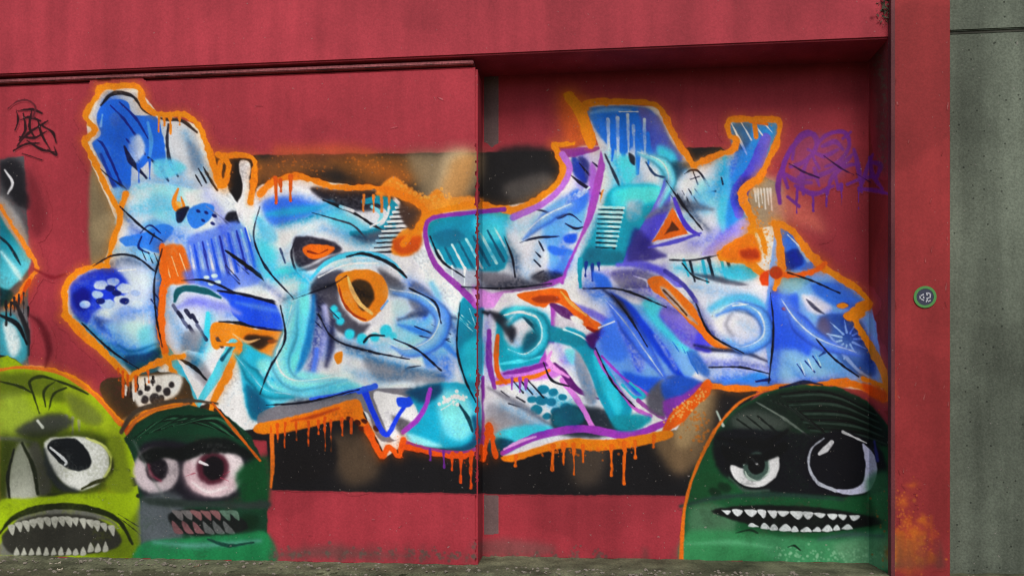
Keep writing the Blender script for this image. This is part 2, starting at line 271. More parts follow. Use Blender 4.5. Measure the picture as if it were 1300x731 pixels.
# spotted tail of the first letter
F('126,490 150,478 226,474 244,512 204,522 166,540 140,520', (70, 56, 40), 2, 'dark_tail'); F('166,482 200,476 230,476 226,500 200,512 176,516', (226, 222, 214), 3, 'spotted_tail')
for x, y, r in [(188, 493, 3), (201, 493, 3.6), (212, 497, 5), (184, 507, 4.6), (196, 506, 6), (205, 505, 3.6), (178, 498, 3), (218, 488, 4), (194, 484, 3)]: E(x, y, r, r * 1.15, (52, 48, 50), 2, ('spotted_tail', 'spot'))
drips('166,482 174,480 184,482 194,480', [26, 16, 22, 12], 3, (40, 34, 34), ('dark_tail', 'drip')); drips('160,492 170,490', [18, 22], 2.4, (236, 232, 226), ('dark_tail', 'drip'))
S('152,536 176,524 200,518 240,514', 3, (190, 180, 160), 3, op=.5)
OL = 'outline'
for p_, w_ in [('128,112 112,140 110,150 120,166 107,180 116,198 134,236 150,264 160,246', 6.5), ('126,112 150,109 176,112 183,134 202,145 232,146 252,160 264,190 281,236', 6.5),
               ('277,196 290,210 284,236 276,226 280,206', 5), ('284,198 300,197 322,202 322,230 318,256', 5.5), ('150,264 152,282 136,332', 6), ('84,398 82,372 90,352 112,340 136,337', 6), ('82,400 102,420 130,446 164,480', 8.5), ('64,470 90,478 120,500 150,534 164,544', 6.5), ('162,544 180,528 194,520 228,512', 6.5), ('168,476 206,458 232,452', 6)]:
    S(p_, w_, (242, 136, 26), 1.5, OL)
F('150,536 164,540 178,534 164,552', DORANGE, 2, OL)
drips('150,470 162,478 172,480 188,474 156,474', [22, 18, 26, 14, 34], 4, (206, 92, 14), (OL, 'drip'))
# --- second letter: swirls, lips and the orange ring ------------------------------
X(0, 0, 1); TH_('mural', 'ground_fill')
L2 = 'swirl_letter'
F('324,246 352,232 376,228 430,240 476,240 504,252 512,272 500,300 520,324 540,352 520,380 440,350 380,360 350,380 330,340', (226, 225, 231), 2, L2)
F('396,238 430,240 474,240 500,246 490,262 460,268 430,262 404,250', (36, 34, 44), 4, 'dark_wedge'); S('336,240 360,236 392,244', [2, 9, 4], (238, 237, 240), 3)
F('334,258 360,250 396,258 404,268 372,280 342,284', (70, 116, 210), 6, 'blue_patch'); S('340,272 372,268 402,264 420,258', [6, 12, 10, 4], (60, 156, 190), 6, 'teal_shade'); F('326,276 346,288 352,304 340,308 328,292', (134, 190, 246), 5, 'blue_patch'); F('328,306 352,322 340,346 326,340', (120, 210, 240), 8, 'blue_patch')
F('410,264 440,270 462,284 480,290 470,302 440,296 418,282', (110, 196, 222), 8, 'teal_shade'); S('462,256 484,254 500,268 494,288 470,298 446,296', [6, 12, 16, 15, 12, 5], (4, 136, 160), 2.4, 'teal_curl'); S('472,262 484,272 480,284', 4, (140, 216, 232), 2, ('teal_curl', 'sheen'))
S('410,254 430,262 452,272 474,286 494,296', [2, 4, 3, 3, 1.5], (26, 25, 32), 1.4, (L2, 'line')); S('396,270 424,278 448,286 466,304', [1.5, 2.4, 2.4, 1.5], (60, 58, 68), 1.4, (L2, 'line')); S('450,300 470,302 500,296 516,318', [4, 14, 14, 4], (100, 100, 112), 6); S('432,262 448,268', 4, WHITE, 1.6)
for i in range(10):
    y = 262 + i * 6; S('%f,%f %f,%f' % (533 - i * 2.6, y, 503 - i * 3.6, y + 1.6), 3.2, (238, 236, 238), 1.3, 'ladder'); S('%f,%f %f,%f' % (534 - i * 2.6, y + 3, 504 - i * 3.6, y + 4.6), 2.4, (40, 36, 44), 1.2, ('ladder', 'rung'))
drips('462,250 474,250 484,248 494,246', [36, 28, 40, 30], 3, (226, 130, 50), 'drip')
F('372,304 390,300 420,306 434,318 412,326 386,338 376,334', (48, 44, 56), 2.4, 'lip_shadow'); F('386,314 402,310 424,314 415,325 397,329 387,322', (232, 108, 14), 1.5, 'orange_lips'); S('391,319 404,322 416,317', 2.2, (120, 44, 6), 1.2, ('orange_lips', 'gap')); S('372,346 396,340 420,328 438,322', [2, 6, 7, 3], (84, 84, 96), 3)
S('376,302 370,320 374,340 382,352', [1.5, 2.5, 2, 1], (40, 40, 52), 1.4, (L2, 'line')); S('356,316 362,334', 2, (60, 70, 100), 1.4); S('338,350 360,344 386,346', [4, 9, 4], (110, 212, 238), 4)
# orange sash behind
F('498,224 516,236 540,250 556,240 566,262 540,290 524,322 498,322 506,296 530,280 522,262 500,250 476,246', (240, 142, 46), 2.2, 'orange_sash'); F('540,262 580,250 612,252 600,266 556,274 544,284', (240, 150, 60), 3, 'orange_sash'); F('500,304 534,300 530,318 506,322', DORANGE, 4, ('orange_sash', 'dark_edge')); F('510,256 534,262 538,286 520,292 508,272', (74, 56, 50), 3, ('orange_sash', 'dark_core')); spray('504,232 540,250 570,246', 6, (250, 170, 80), 60, (.8, 2.2), 'orange_sash', .6)
S('330,246 348,230 376,224 402,230 428,238 472,238 500,244 524,254', [6, 6, 7, 6, 6, 6, 6, 7], (240, 128, 20), 1.6, 'outline'); S('524,254 540,270 528,290 512,310', [5, 6, 6, 4], (240, 130, 24), 1.8, 'outline'); drips('350,228 369,226 356,230', [34, 46, 18], 5, (206, 90, 8), 'drip')
# white block with ring
F('346,360 400,342 440,324 486,322 516,344 548,366 584,400 600,460 560,480 520,480 470,486 424,490 372,470 360,410', (230, 229, 234), 2.4, 'white_block')
F('394,366 410,346 436,344 430,370 436,392 456,410 470,412 450,430 424,416 404,392', (78, 76, 88), 4, 'ring_shade'); F('480,342 498,350 514,366 500,376 490,362', (84, 82, 92), 5, 'ring_shade')
S('394,354 414,334 444,323 478,324 500,336 514,352', [3, 6, 7, 7, 6, 3], (92, 190, 222), 2, 'pale_arc'); S('440,326 462,322 490,332 508,344 516,352', [2, 4, 4, 4, 3], (26, 24, 30), 1.4, ('pale_arc', 'line'))
F('426,352 440,344 466,342 482,348 492,364 490,384 480,398 464,408 448,400 436,382 428,366', ORANGE, 1.6, 'orange_ring'); F('446,358 458,354 470,360 476,376 468,390 460,394 452,382 446,368', (64, 48, 28), 2.4, ('orange_ring', 'ring_core')); S('442,352 446,366 456,384 472,398', [3, 5, 5, 3], (250, 196, 120), 1.8, ('orange_ring', 'sheen')); S('484,392 492,382', 3, (120, 170, 240), 1.5); S('430,362 436,384 450,400 464,406', [2, 3, 3, 2], (160, 62, 4), 1.5, ('orange_ring', 'shade'))
for x, y, r in [(444, 424, 7), (460, 430, 7), (476, 428, 6), (490, 420, 8), (500, 426, 5), (432, 408, 5), (424, 392, 5), (428, 400, 5)]: E(x, y, r, r, (70, 198, 222), 2.2, 'teal_spot')
lines(['404,388 424,408', '402,398 420,416', '410,384 430,404', '400,408 416,424'], 3, (40, 46, 70), 'line'); S('462,434 470,426 488,426', [3, 3.4, 2], (24, 30, 40), 1.4, 'line')
F('524,358 548,372 556,392 540,400 520,386', (120, 118, 130), 5); S('506,406 530,398 556,400 580,404', [3, 9, 9, 3], (90, 92, 110), 4); S('548,360 556,380 546,404 528,418 512,424', [6, 9, 9, 9, 5], (140, 196, 244), 4, 'blue_swirl'); F('500,416 530,410 556,424 566,446 548,462 520,446', (184, 218, 246), 6, 'blue_swirl'); S('506,412 530,420 556,430 580,452', [3, 10, 12, 5], (70, 130, 216), 4, 'blue_swirl')
lines(['526,414 546,422 572,434', '532,426 552,430 570,430', '548,412 572,424', '510,452 516,446 532,446', '526,440 534,448 540,456', '504,482 516,468 534,464', '500,476 504,482'], 2.6, (24, 28, 44), 'line')
F('462,454 500,462 530,468 560,474 560,486 520,484 480,482', (150, 150, 158), 6); F('536,446 552,450 556,464 542,466', (90, 140, 224), 4); F('500,380 520,388 512,402 498,396', (206, 224, 246), 5)
# cyan column
S('386,366 384,396 380,430 368,462 350,472', [14, 22, 26, 26, 12], (124, 216, 240), 4, 'cyan_column'); S('398,376 396,410 388,446 376,476', [5, 9, 10, 5], (34, 116, 170), 4, ('cyan_column', 'dark_core')); S('412,390 414,420 406,452', [8, 12, 6], (206, 206, 236), 4, 'cyan_column'); S('422,408 420,440 414,464', [5, 10, 5], (66, 66, 92), 5, ('cyan_column', 'dark_core')); F('424,450 434,446 434,458 428,462', ORANGE, 1.5, 'orange_spot'); S('402,444 398,470', 6, (90, 130, 236), 3); F('378,472 420,478 460,490 440,500 400,506 372,500', (140, 222, 242), 5, 'cyan_column'); S('410,508 440,502 458,494', [2, 5, 3], (28, 40, 60), 2, 'line')
# teal bar and purple edge
F('584,384 600,376 614,384 612,420 610,470 604,500 588,480 580,440', (0, 132, 158), 2.4, 'teal_bar'); F('586,440 612,430 612,480 590,478', (60, 186, 206), 5, 'teal_bar'); lines(['576,396 594,412', '580,402 600,420', '586,400 604,416'], 2, (216, 244, 248), 'teal_bar'); S('614,396 632,404 640,420', [4, 9, 4], (38, 38, 48), 3, 'black_spot')
# blue V with white panel, teal lobe, orange hem
F('330,524 372,510 440,500 470,494 520,492 540,500 520,540 500,560 480,556 460,520 400,528 336,544', (120, 118, 126), 2, 'grey_hem'); F('474,500 490,498 522,506 530,526 518,546 500,558 486,534', (236, 235, 238), 2, 'v_panel'); F('498,528 520,536 510,552', (90, 88, 96), 4)
F('326,538 360,531 400,521 440,509 456,508 464,530 476,552 468,556 450,534 424,534 394,542 360,549 326,550', (240, 126, 20), 2, 'orange_hem')
for x, y in [(444, 532), (454, 536), (460, 544), (462, 534), (478, 544)]: E(x, y, 4.4, 3, (60, 26, 10), 1.6, ('orange_hem', 'spot'), rot=.5)
for i, (x, l) in enumerate([(344, 30), (352, 22), (362, 38), (376, 26), (392, 44), (404, 26), (420, 40), (434, 30), (446, 20), (412, 52)]): drips('%d,%d' % (x, 542 - i * 1.1), [l], 3.6 if i % 2 else 2.6, (210, 88, 10), ('orange_hem', 'drip'))
S('370,534 400,528 430,518', [2, 5, 2], (170, 66, 6), 3, ('orange_hem', 'shade'))
S('462,494 474,524 490,552 504,530 520,506', [8, 7, 6, 5, 6], (32, 66, 226), 1.6, 'blue_v'); F('504,504 526,506 520,516 506,516', (40, 76, 228), 1.6, 'blue_v'); S('456,496 476,490', 7, (50, 90, 236), 1.8, 'blue_v'); S('394,506 430,500 474,490', [4, 4, 5], (60, 100, 226), 1.6, 'blue_line')
F('522,498 560,486 590,488 608,506 612,540 606,564 570,570 530,564 516,550 532,528', (40, 156, 184), 2.6, 'teal_lobe'); F('556,500 584,496 600,516 602,544 584,560 562,544', (140, 216, 230), 8, ('teal_lobe', 'sheen')); F('516,496 556,486 560,500 540,512 528,508', (24, 66, 96), 6, ('teal_lobe', 'shade')); S('602,530 606,556 590,570 560,572', [6, 12, 12, 5], (4, 74, 104), 4, ('teal_lobe', 'shade')); S('582,512 594,530 600,548', [2, 5, 2], (20, 60, 72), 2, 'line')
spray('560,512 576,504 588,506', 5, (240, 248, 250), 40, (1, 2.6), ('teal_lobe', 'speckle'), .9); F('516,550 540,556 560,566 530,566', (150, 224, 240), 4)
S('546,494 540,516 528,534 512,548', [5, 6, 7, 6], (150, 66, 176), 1.8, 'purple_edge'); S('614,480 615,520 614,556 604,570 580,575 540,569 514,561', [8, 7, 8, 6, 6, 6, 5], (128, 56, 150), 1.8, 'purple_edge')
S('466,544 484,578 494,566 506,578 512,558', [7, 7, 5, 6, 5], (226, 92, 10), 1.6, 'outline'); S('512,566 548,574 580,579 608,574', [5, 5, 6, 6], (216, 84, 10), 1.6, 'outline'); drips('585,577 598,576 611,568 574,578', [38, 48, 28, 22], 5.5, (206, 80, 12), 'drip'); drips('563,574 546,572', [34, 22], 4, (104, 50, 132), 'drip')

# --- purple-edged letter in the middle ----------------------------------------------
F('540,284 552,272 600,266 640,262 690,250 724,218 760,190 766,250 732,318 716,360 660,366 600,384 574,350 546,322', (226, 224, 230), 2, 'middle_letter')
F('542,288 556,276 600,270 640,268 650,286 640,340 600,346 566,334 548,312', (4, 136, 162), 3, ('middle_letter', 'teal_fill')); F('600,278 640,268 656,284 636,306 610,304', (104, 206, 226), 7, ('middle_letter', 'teal_fill')); F('548,300 570,290 590,300 566,314', (10, 110, 136), 4)
for i in range(9): S('%f,%f %f,%f' % (556 + i * 9, 318 - i * 3.6, 574 + i * 9.4, 352 - i * 3), [2.4, 4], (224, 244, 248) if i % 2 == 0 else (6, 92, 116), 1.5, ('middle_letter', 'streak'))
F('566,340 620,344 650,350 616,362 586,360', (170, 176, 190), 5); drips('560,336 574,340 590,342 606,342', [22, 16, 26, 14], 3, (230, 246, 250), ('middle_letter', 'drip'))
F('644,276 690,256 716,250 736,256 728,300 716,340 690,356 654,350', (228, 226, 232), 4, 'face_panel'); F('690,268 720,250 744,254 740,290 720,296 708,318 716,340 700,352 696,320 690,300', (116, 170, 244), 5, 'blue_panel'); F('724,246 748,238 744,262 728,272', (70, 120, 220), 4, 'blue_panel'); F('716,300 732,296 730,308 718,308', (40, 88, 200), 2.4, 'blue_panel'); F('698,312 728,318 720,326 700,322', (60, 110, 220), 2.4, 'blue_panel'); F('712,330 724,318 716,348 700,354', (90, 140, 236), 4, 'blue_panel')
lines(['672,266 690,268 708,276 724,272 738,282', '718,284 730,290 742,288', '660,308 680,302 710,300', '684,306 690,318', '680,320 686,326', '678,330 686,338', '678,350 690,344'], 3.4, (22, 26, 48), 'line'); E(696, 352, 22, 8, (64, 62, 72), 5)
F('730,190 760,186 764,206 752,236 740,246 730,226', (206, 200, 214), 3, 'pale_bar'); F('734,200 748,206 746,230 738,232', (70, 76, 120), 3); F('726,200 736,206 744,230 728,222', (40, 66, 150), 3); lines(['736,208 748,222', '724,222 742,236 776,252', '752,206 764,216'], 5, (30, 26, 50), 'line'); F('706,190 760,186 752,194 722,200 710,198', PURPLE, 1.8, 'purple_edge'); F('750,206 762,230 758,250 748,256', (170, 110, 196), 3)
for i in range(9): S('%d,%d %d,%d' % (716 + i * 3, 262 - i * 2, 724 + i * 3, 250 - i * 2 + (i * 5) % 9), [1.4, 3], (232, 240, 252), 1.3, 'white_splash')
S('534,290 540,278 560,268 600,260 640,266 660,266 690,248 712,228 716,214 706,190 704,184 728,183', [6, 7, 7, 7, 8, 8, 8, 9, 8, 7, 6, 5], (242, 136, 24), 1.6, 'outline'); S('606,388 582,364 556,340 544,316 540,290 552,276 600,270 640,266', [9, 8, 7, 6, 6, 6, 6, 6], (140, 62, 158), 1.8, 'purple_edge'); S('652,276 690,258 714,236 723,214 714,196', [9, 8, 8, 8, 8], (178, 116, 200), 1.8, 'purple_edge')
S('768,186 762,220 752,262 742,296 728,326 714,358', [9, 10, 10, 8, 7, 6], (166, 82, 178), 1.8, 'purple_edge'); S('604,386 640,374 690,363 718,352', [10, 9, 8, 6], (176, 84, 184), 2, 'purple_edge'); F('600,362 626,372 650,366 640,386 618,392 604,384', (216, 150, 222), 3, 'pink_glow'); F('764,242 776,244 768,262 762,266', ORANGE, 1.4, 'orange_chip'); F('608,346 650,350 700,366 660,372 620,364', (110, 106, 116), 5, op=.8)

# --- tall teal letter -----------------------------------------------------------------
F('748,136 810,134 836,146 852,178 872,206 850,240 832,290 800,340 740,346 716,362 730,322 762,256 768,210', (216, 218, 226), 1.8, 'tall_letter')
F('748,137 812,135 834,148 850,178 862,200 846,206 822,196 806,186 794,196 778,188 764,176 752,158', (44, 116, 206), 2.4, ('tall_letter', 'blue_top')); F('810,138 836,148 852,180 868,202 846,208 828,190', (104, 108, 178), 4, ('tall_letter', 'slate_side')); S('750,144 770,140 800,140', [2, 6, 2], (110, 170, 236), 3, ('tall_letter', 'blue_top'))
for x, y, l, w in [(790, 150, 58, 9), (808, 160, 60, 9), (776, 160, 44, 6), (822, 170, 40, 6)]: S('%d,%d %d,%d %d,%d' % (x, y, x + 2, y + l * .6, x + 1, y + l), [w, w * .8, w * .5], (40, 116, 206), 2, ('tall_letter', 'blue_drip'))
for x, y, l in [(772, 152, 46), (784, 150, 62), (797, 146, 48), (818, 152, 44), (804, 160, 26)]: S('%d,%d %d,%d' % (x, y, x + 1, y + l), [4.4, 2.4], (234, 238, 244), 1.6, ('tall_letter', 'white_drip'))
F('786,198 802,200 808,220 796,234 786,216', (110, 214, 232), 5); F('834,186 856,194 860,212 850,226 838,218', (90, 206, 230), 5, ('tall_letter', 'cyan_side')); F('798,194 806,200 806,210 800,206', (40, 44, 56), 2); S('768,196 780,222 788,240', [2, 4, 2], (60, 60, 76), 1.8, ('tall_letter', 'line')); S('820,206 832,222 852,226', [2, 4, 2], (40, 60, 90), 1.6, ('tall_letter', 'line'))
F('776,240 800,234 836,236 842,262 822,292 806,314 788,336 740,346 738,330 752,300 766,262', (10, 150, 172), 4, ('tall_letter', 'teal_fill')); F('782,240 836,236 838,254 806,262 780,262', (110, 222, 236), 6, ('tall_letter', 'teal_fill')); F('744,316 780,318 796,330 760,344 736,346', (6, 110, 130), 6, ('tall_letter', 'teal_fill')); F('796,258 814,256 812,276 798,280', (206, 200, 206), 6)
for i in range(9): S('%f,%f %f,%f' % (760 - i * .4, 263 + i * 6, 792 - i * 1.2, 264 + i * 6), 2.8, (226, 246, 248), 1.2, ('tall_letter', 'rung')); S('%f,%f %f,%f' % (760 - i * .4, 266 + i * 6, 790 - i * 1.2, 267 + i * 6), 2.0, (20, 56, 66), 1.2, ('tall_letter', 'rung'))
S('848,226 840,262 824,292 806,318 794,336', [8, 20, 22, 18, 8], (104, 96, 196), 2, 'indigo_side'); F('806,290 830,310 850,330 812,340 796,330', (70, 62, 130), 5, 'indigo_side')
F('858,230 880,206 900,200 930,192 962,184 948,230 940,262 950,290 910,326 850,330 860,300 888,292 870,262', (220, 220, 228), 2.4, 'pale_arm'); F('850,208 876,204 900,196 920,192 900,206 872,216 858,228', (60, 62, 74), 5, op=.8)
F('928,156 986,156 976,196 950,234 940,262 958,290 930,300 916,276 920,240 936,206 932,190 926,170', (60, 140, 206), 3, ('pale_arm', 'teal_side')); F('930,160 952,158 950,184 934,188', (70, 110, 150), 3); S('972,176 958,214 938,246 938,272', [14, 18, 22, 12], (112, 106, 204), 2.4, ('pale_arm', 'indigo_side')); S('924,214 922,240 916,270 920,300', [5, 12, 12, 4], (130, 206, 232), 4, ('pale_arm', 'cyan_side'))
lines(['928,156 938,176 948,196', '940,154 954,178', '958,158 968,172', '966,152 980,168'], 3, (238, 240, 244), ('pale_arm', 'glint')); S('958,158 960,174', 6, ORANGE, 1.4); S('952,155 974,158', 3, (230, 116, 30), 1.3)
lines(['869,221 878,216 888,219 900,237', '880,218 886,234', '876,228 888,224', '894,244 908,243', '916,226 918,234'], 4, (24, 24, 44), ('pale_arm', 'mark')); lines(['850,246 860,258', '858,244 868,260', '866,242 876,260', '874,240 886,258', '882,240 896,258'], 3, (34, 36, 48), ('pale_arm', 'mark')); drips('858,244 870,242 880,242', [22, 18, 22], 2.4, (238, 240, 246), ('pale_arm', 'drip')); F('886,232 904,230 908,262 894,272 884,256', (170, 220, 238), 7)
S('820,276 850,262 880,262 904,266', [4, 12, 12, 4], (130, 132, 144), 5); F('846,296 876,302 900,318 850,322 830,312', (206, 202, 220), 5)
F('926,288 946,276 952,292 914,322 890,324 906,306', (176, 164, 216), 4, ('pale_arm', 'lilac_patch'))
F('854,264 874,297 828,307', (232, 104, 10), 1.5, 'orange_triangle', cv=False); F('853,280 863,292 843,298', (92, 48, 20), 2, ('orange_triangle', 'triangle_core'), cv=False); S('856,252 864,274 874,290 888,299', [4, 6, 7, 3], (86, 66, 180), 1.8, 'indigo_side'); S('890,296 856,307 824,314', [3, 6, 3], (90, 84, 180), 2, 'indigo_side')
F('740,340 800,336 850,326 912,326 950,330 966,352 960,370 860,384 740,374', (226, 225, 232), 3, 'pale_band'); S('737,330 736,350 737,366', [7, 5, 4], (4, 140, 160), 1.8, 'drip'); drips('744,336 752,338 760,336', [18, 22, 14], 4, (30, 60, 130), 'drip'); F('752,346 772,352 778,376 760,372', (60, 110, 220), 4, 'blue_patch'); S('784,336 816,336 842,346 862,362 872,384', [5, 9, 10, 9, 4], (110, 104, 206), 3, 'indigo_side'); F('776,346 806,342 836,352 852,366 866,392 846,398 812,380 788,366', (150, 146, 164), 4, 'grey_oval'); S('804,350 820,356 822,364', [2, 3, 2], WHITE, 1.4, 'line')
for i in range(9): S('%d,%d %d,%d' % (868 + i * 8, 330 + (i % 2) * 2, 874 + i * 8, 350 + (i * 7) % 12), [4.5, 2.6], [(60, 180, 204), (40, 44, 56), (236, 240, 244)][i % 3], 1.6, ('pale_band', 'streak'))
lines(['838,378 852,386 880,402', '866,334 880,350 900,358'], 3, BLACK, 'line'); S('880,348 910,354 940,362 968,378', [3, 7, 8, 4], (96, 94, 108), 3)
F('918,340 950,336 962,350 938,356 922,352', (96, 200, 224), 4)
OL = 'outline'
for p_, w_ in [('722,122 736,142 746,166 750,182', 13), ('742,138 750,131 812,130 838,138 852,166 872,198 882,210', 6.5), ('880,210 908,198 930,190 934,178 926,170 926,153 956,152 988,154 986,180 966,222 948,236', 6), ('962,228 944,240 944,256 956,282 952,302', 8), ('954,298 914,324 948,332 966,346 978,366', 8), ('952,290 966,296 972,320', 6)]:
    S(p_, w_, (242, 136, 26), 1.5, OL)
F('914,322 948,298 962,306 966,332 940,332', (236, 120, 14), 3, OL); F('964,350 985,344 982,380 974,374', (216, 74, 10), 2, OL); spray('955,280 975,300 970,330', 10, (230, 130, 28), 90, (.5, 1.5), 'speckle', .6); F('940,318 960,316 964,328 944,328', (170, 60, 6), 4, OL)
# --- lower right half: ring, arrows, blue blade, head --------------------------------
X(0, 0, 1); TH_('mural', 'ground_fill')
F('640,372 700,364 740,366 830,366 980,362 984,490 902,488 858,545 800,556 740,560 650,580 616,560 614,470 620,400', (228, 226, 232), 2, 'lower_body', cv=False)
F('634,398 660,390 690,398 702,420 696,454 664,472 640,474 630,440', (10, 146, 166), 3, 'teal_ring'); E(658, 418, 18, 24, (226, 222, 228), 5, ('teal_ring', 'ring_core'), rot=.3); F('668,424 690,424 684,450 664,452', (10, 76, 94), 6, ('teal_ring', 'shade')); S('638,404 654,392 680,394', [3, 6, 3], (110, 222, 236), 3, ('teal_ring', 'sheen')); S('664,402 684,420 700,436', [3, 6, 3], (10, 60, 76), 2.4, ('teal_ring', 'shade')); S('622,396 634,404 648,420 650,432', [4, 12, 14, 5], (44, 44, 54), 4, 'black_spot'); S('634,462 660,458 690,452', [2, 5, 2], (100, 210, 226), 2.4, ('teal_ring', 'sheen'))
S('702,388 704,412 698,440 690,460', [7, 9, 9, 10], (166, 74, 178), 2, 'purple_edge'); F('706,392 722,400 730,416 714,436 706,450', (212, 206, 216), 3); S('700,386 716,396 736,404 752,414', [5, 12, 11, 4], (92, 40, 104), 2.4, 'shade'); S('718,384 748,396 770,408 782,420', [4, 9, 9, 4], (120, 112, 200), 3, 'lilac_side')
F('656,374 676,369 714,366 726,382 748,402 771,418 756,421 738,410 716,388 700,384 690,390 670,384', (238, 104, 14), 1.6, 'orange_arrow'); F('676,378 700,374 712,380 700,384 682,384', (150, 60, 8), 2.4, ('orange_arrow', 'arrow_core')); S('712,370 726,386 744,400', [2, 4, 2], (250, 170, 90), 1.8, ('orange_arrow', 'sheen')); E(732, 406, 9, 4, (236, 232, 226), 2, rot=.5); S('746,416 760,422 772,420', [3, 6, 3], (160, 44, 4), 2)
F('632,474 664,466 694,458 708,452 718,470 700,480 660,484 634,490', (196, 120, 208), 3, 'purple_edge'); S('640,474 664,470 694,462', [3, 7, 6], (120, 48, 140), 2, 'purple_edge'); S('630,486 660,481 680,477 697,470', [6, 6, 6, 4], (240, 116, 20), 1.6, 'orange_bar'); S('632,426 630,450 632,474 642,486', [5, 6, 6, 5], (228, 98, 10), 1.6, 'orange_bar'); S('621,420 621,460 628,492', [6, 8, 6], (142, 66, 160), 2, 'purple_edge')
# spotted white-and-teal panel
F('620,500 700,484 724,490 738,508 744,528 730,540 690,546 660,556 630,566 618,536', (230, 229, 233), 2.4, 'spotted_panel')
for x, y, r in [(690, 494, 7), (702, 498, 6), (675, 507, 5), (688, 508, 7), (681, 520, 7), (700, 510, 6), (714, 504, 5), (718, 516, 6), (706, 522, 6), (694, 528, 5), (712, 530, 5), (722, 526, 4)]: E(x, y, r * 1.1, r * .85, (14, 116, 140), 1.8, ('spotted_panel', 'spot'))
lines(['652,484 664,498', '660,482 676,500', '670,482 690,504', '636,496 646,504', '646,512 660,516', '656,504 666,510'], 4, (36, 34, 44), ('spotted_panel', 'line')); drips('650,482 660,482 668,484', [20, 26, 14], 3.4, (150, 70, 166), 'drip'); F('620,512 660,530 690,548 650,560 620,550', (170, 168, 176), 6); S('620,492 660,514 700,540', [3, 8, 3], (140, 138, 148), 4); F('626,552 660,540 700,540 720,546 680,556 640,572', (90, 206, 226), 4, 'teal_patch'); F('618,560 640,556 656,566 636,578 622,574', (4, 66, 90), 4, 'teal_patch')
F('700,526 724,516 752,516 790,526 810,540 780,552 740,556 706,548', (44, 52, 62), 5, 'dark_foot'); F('704,522 726,514 742,528 730,542 704,540', (10, 96, 112), 4, 'dark_foot')
S('714,482 728,500 742,522 752,542', [8, 8, 7, 7], (214, 130, 216), 1.8, 'purple_edge'); S('638,575 668,559 700,549 742,544 800,552 846,536', [6, 9, 10, 10, 11, 8], (150, 66, 172), 2, 'purple_edge'); S('640,570 660,560 680,554', [2, 5, 2], (226, 170, 232), 2, 'purple_edge')
# teal arrow
F('692,440 706,436 716,448 712,458 728,466 740,486 754,500 746,510 726,492 714,474 700,466', (232, 228, 234), 3, 'pale_swirl'); S('704,462 716,474 730,492 748,502 760,506', [4, 9, 8, 5, 2], (96, 36, 110), 2, 'shade'); S('700,446 696,458 708,470 722,478', [3, 6, 6, 3], (226, 150, 222), 2.4, 'purple_edge')
F('718,416 736,420 746,428 762,446 786,490 802,520 790,534 776,534 758,500 748,472 736,452 726,440', (20, 146, 172), 2.2, 'teal_arrow'); F('678,412 700,414 730,424 748,432 736,440 712,436 690,430', (12, 130, 150), 3, 'teal_arrow'); S('716,418 736,426 750,436', 2.4, (210, 244, 248), 1.4, ('teal_arrow', 'sheen')); F('752,452 768,462 790,510 784,528 770,504', (70, 190, 210), 4, ('teal_arrow', 'light_fill')); F('726,446 736,448 752,484 758,508 746,512 736,486', (170, 168, 178), 3, ('teal_arrow', 'grey_edge')); F('744,426 766,420 776,436 764,446 748,440', (70, 26, 96), 3, 'shade'); F('718,444 730,444 728,462 720,456', (150, 226, 240), 3)
# blue blade
F('756,440 768,424 780,396 794,384 824,392 848,410 868,440 884,470 860,490 824,498 800,496 780,478', (130, 172, 248), 3, 'blue_blade'); F('764,412 784,402 800,424 798,452 780,460 764,446', (76, 122, 232), 5, ('blue_blade', 'mid_fill')); F('774,376 790,384 812,420 818,462 810,472 800,448 786,414', (212, 208, 216), 5, ('blue_blade', 'grey_core')); S('776,372 796,388 816,414 840,446 866,480', [4, 10, 13, 13, 8], (24, 62, 178), 3.4, ('blue_blade', 'dark_stripe')); S('766,368 786,384 806,412', [2, 8, 4], (50, 48, 70), 4, ('blue_blade', 'shade')); S('832,426 846,446 858,468', [3, 6, 3], (226, 224, 230), 3); F('790,472 824,478 850,478 830,498 806,502', (44, 92, 206), 5, 'blue_blade')
F('816,384 832,380 866,420 884,444 870,448 844,426 824,404', (100, 206, 216), 5, 'teal_band'); F('848,388 880,406 896,424 900,440 878,444 852,420 836,400', (140, 126, 196), 4, 'lilac_band'); F('878,402 898,406 916,424 912,436 892,424', (96, 92, 112), 5, op=.8); F('884,424 900,420 914,434 900,440 884,440', (90, 86, 206), 4, 'lilac_band')
for s_, c_, w_ in [('756,446 768,470 790,500 806,518 826,528', (198, 100, 200), 4.4), ('764,452 790,478 816,496 840,512', (178, 90, 190), 3.6), ('790,488 806,504 818,502 800,486', (60, 180, 200), 4), ('810,508 826,520 842,530', (150, 70, 160), 5)]: S(s_, w_, c_, 1.8, 'purple_edge')
F('822,500 846,478 876,484 870,508 846,528 824,520', (92, 92, 104), 4, 'grey_patch'); F('840,486 866,476 890,484 900,496 872,512 848,512', (44, 84, 170), 4, 'blue_foot'); F('776,530 800,526 826,530 812,544 784,546', (26, 140, 156), 4, 'teal_foot'); F('842,510 868,500 890,486 896,500 866,520 850,536', (130, 66, 160), 3, 'purple_foot')
# orange bar with long tail
F('822,356 838,351 852,362 878,386 904,424 950,442 944,447 908,441 884,418 850,384 830,370', (240, 114, 12), 1.6, 'orange_tail'); F('838,364 850,370 876,400 886,412 872,402 848,380', (206, 190, 170), 2.2, ('orange_tail', 'tail_core')); S('842,368 858,384 872,400', 2, (96, 60, 30), 1.4, ('orange_tail', 'tail_core'))
for s_, c_, w_ in [('844,344 868,362 896,398 926,432', INDIGO, 5)]: S(s_, w_, c_, 2, 'indigo_side')
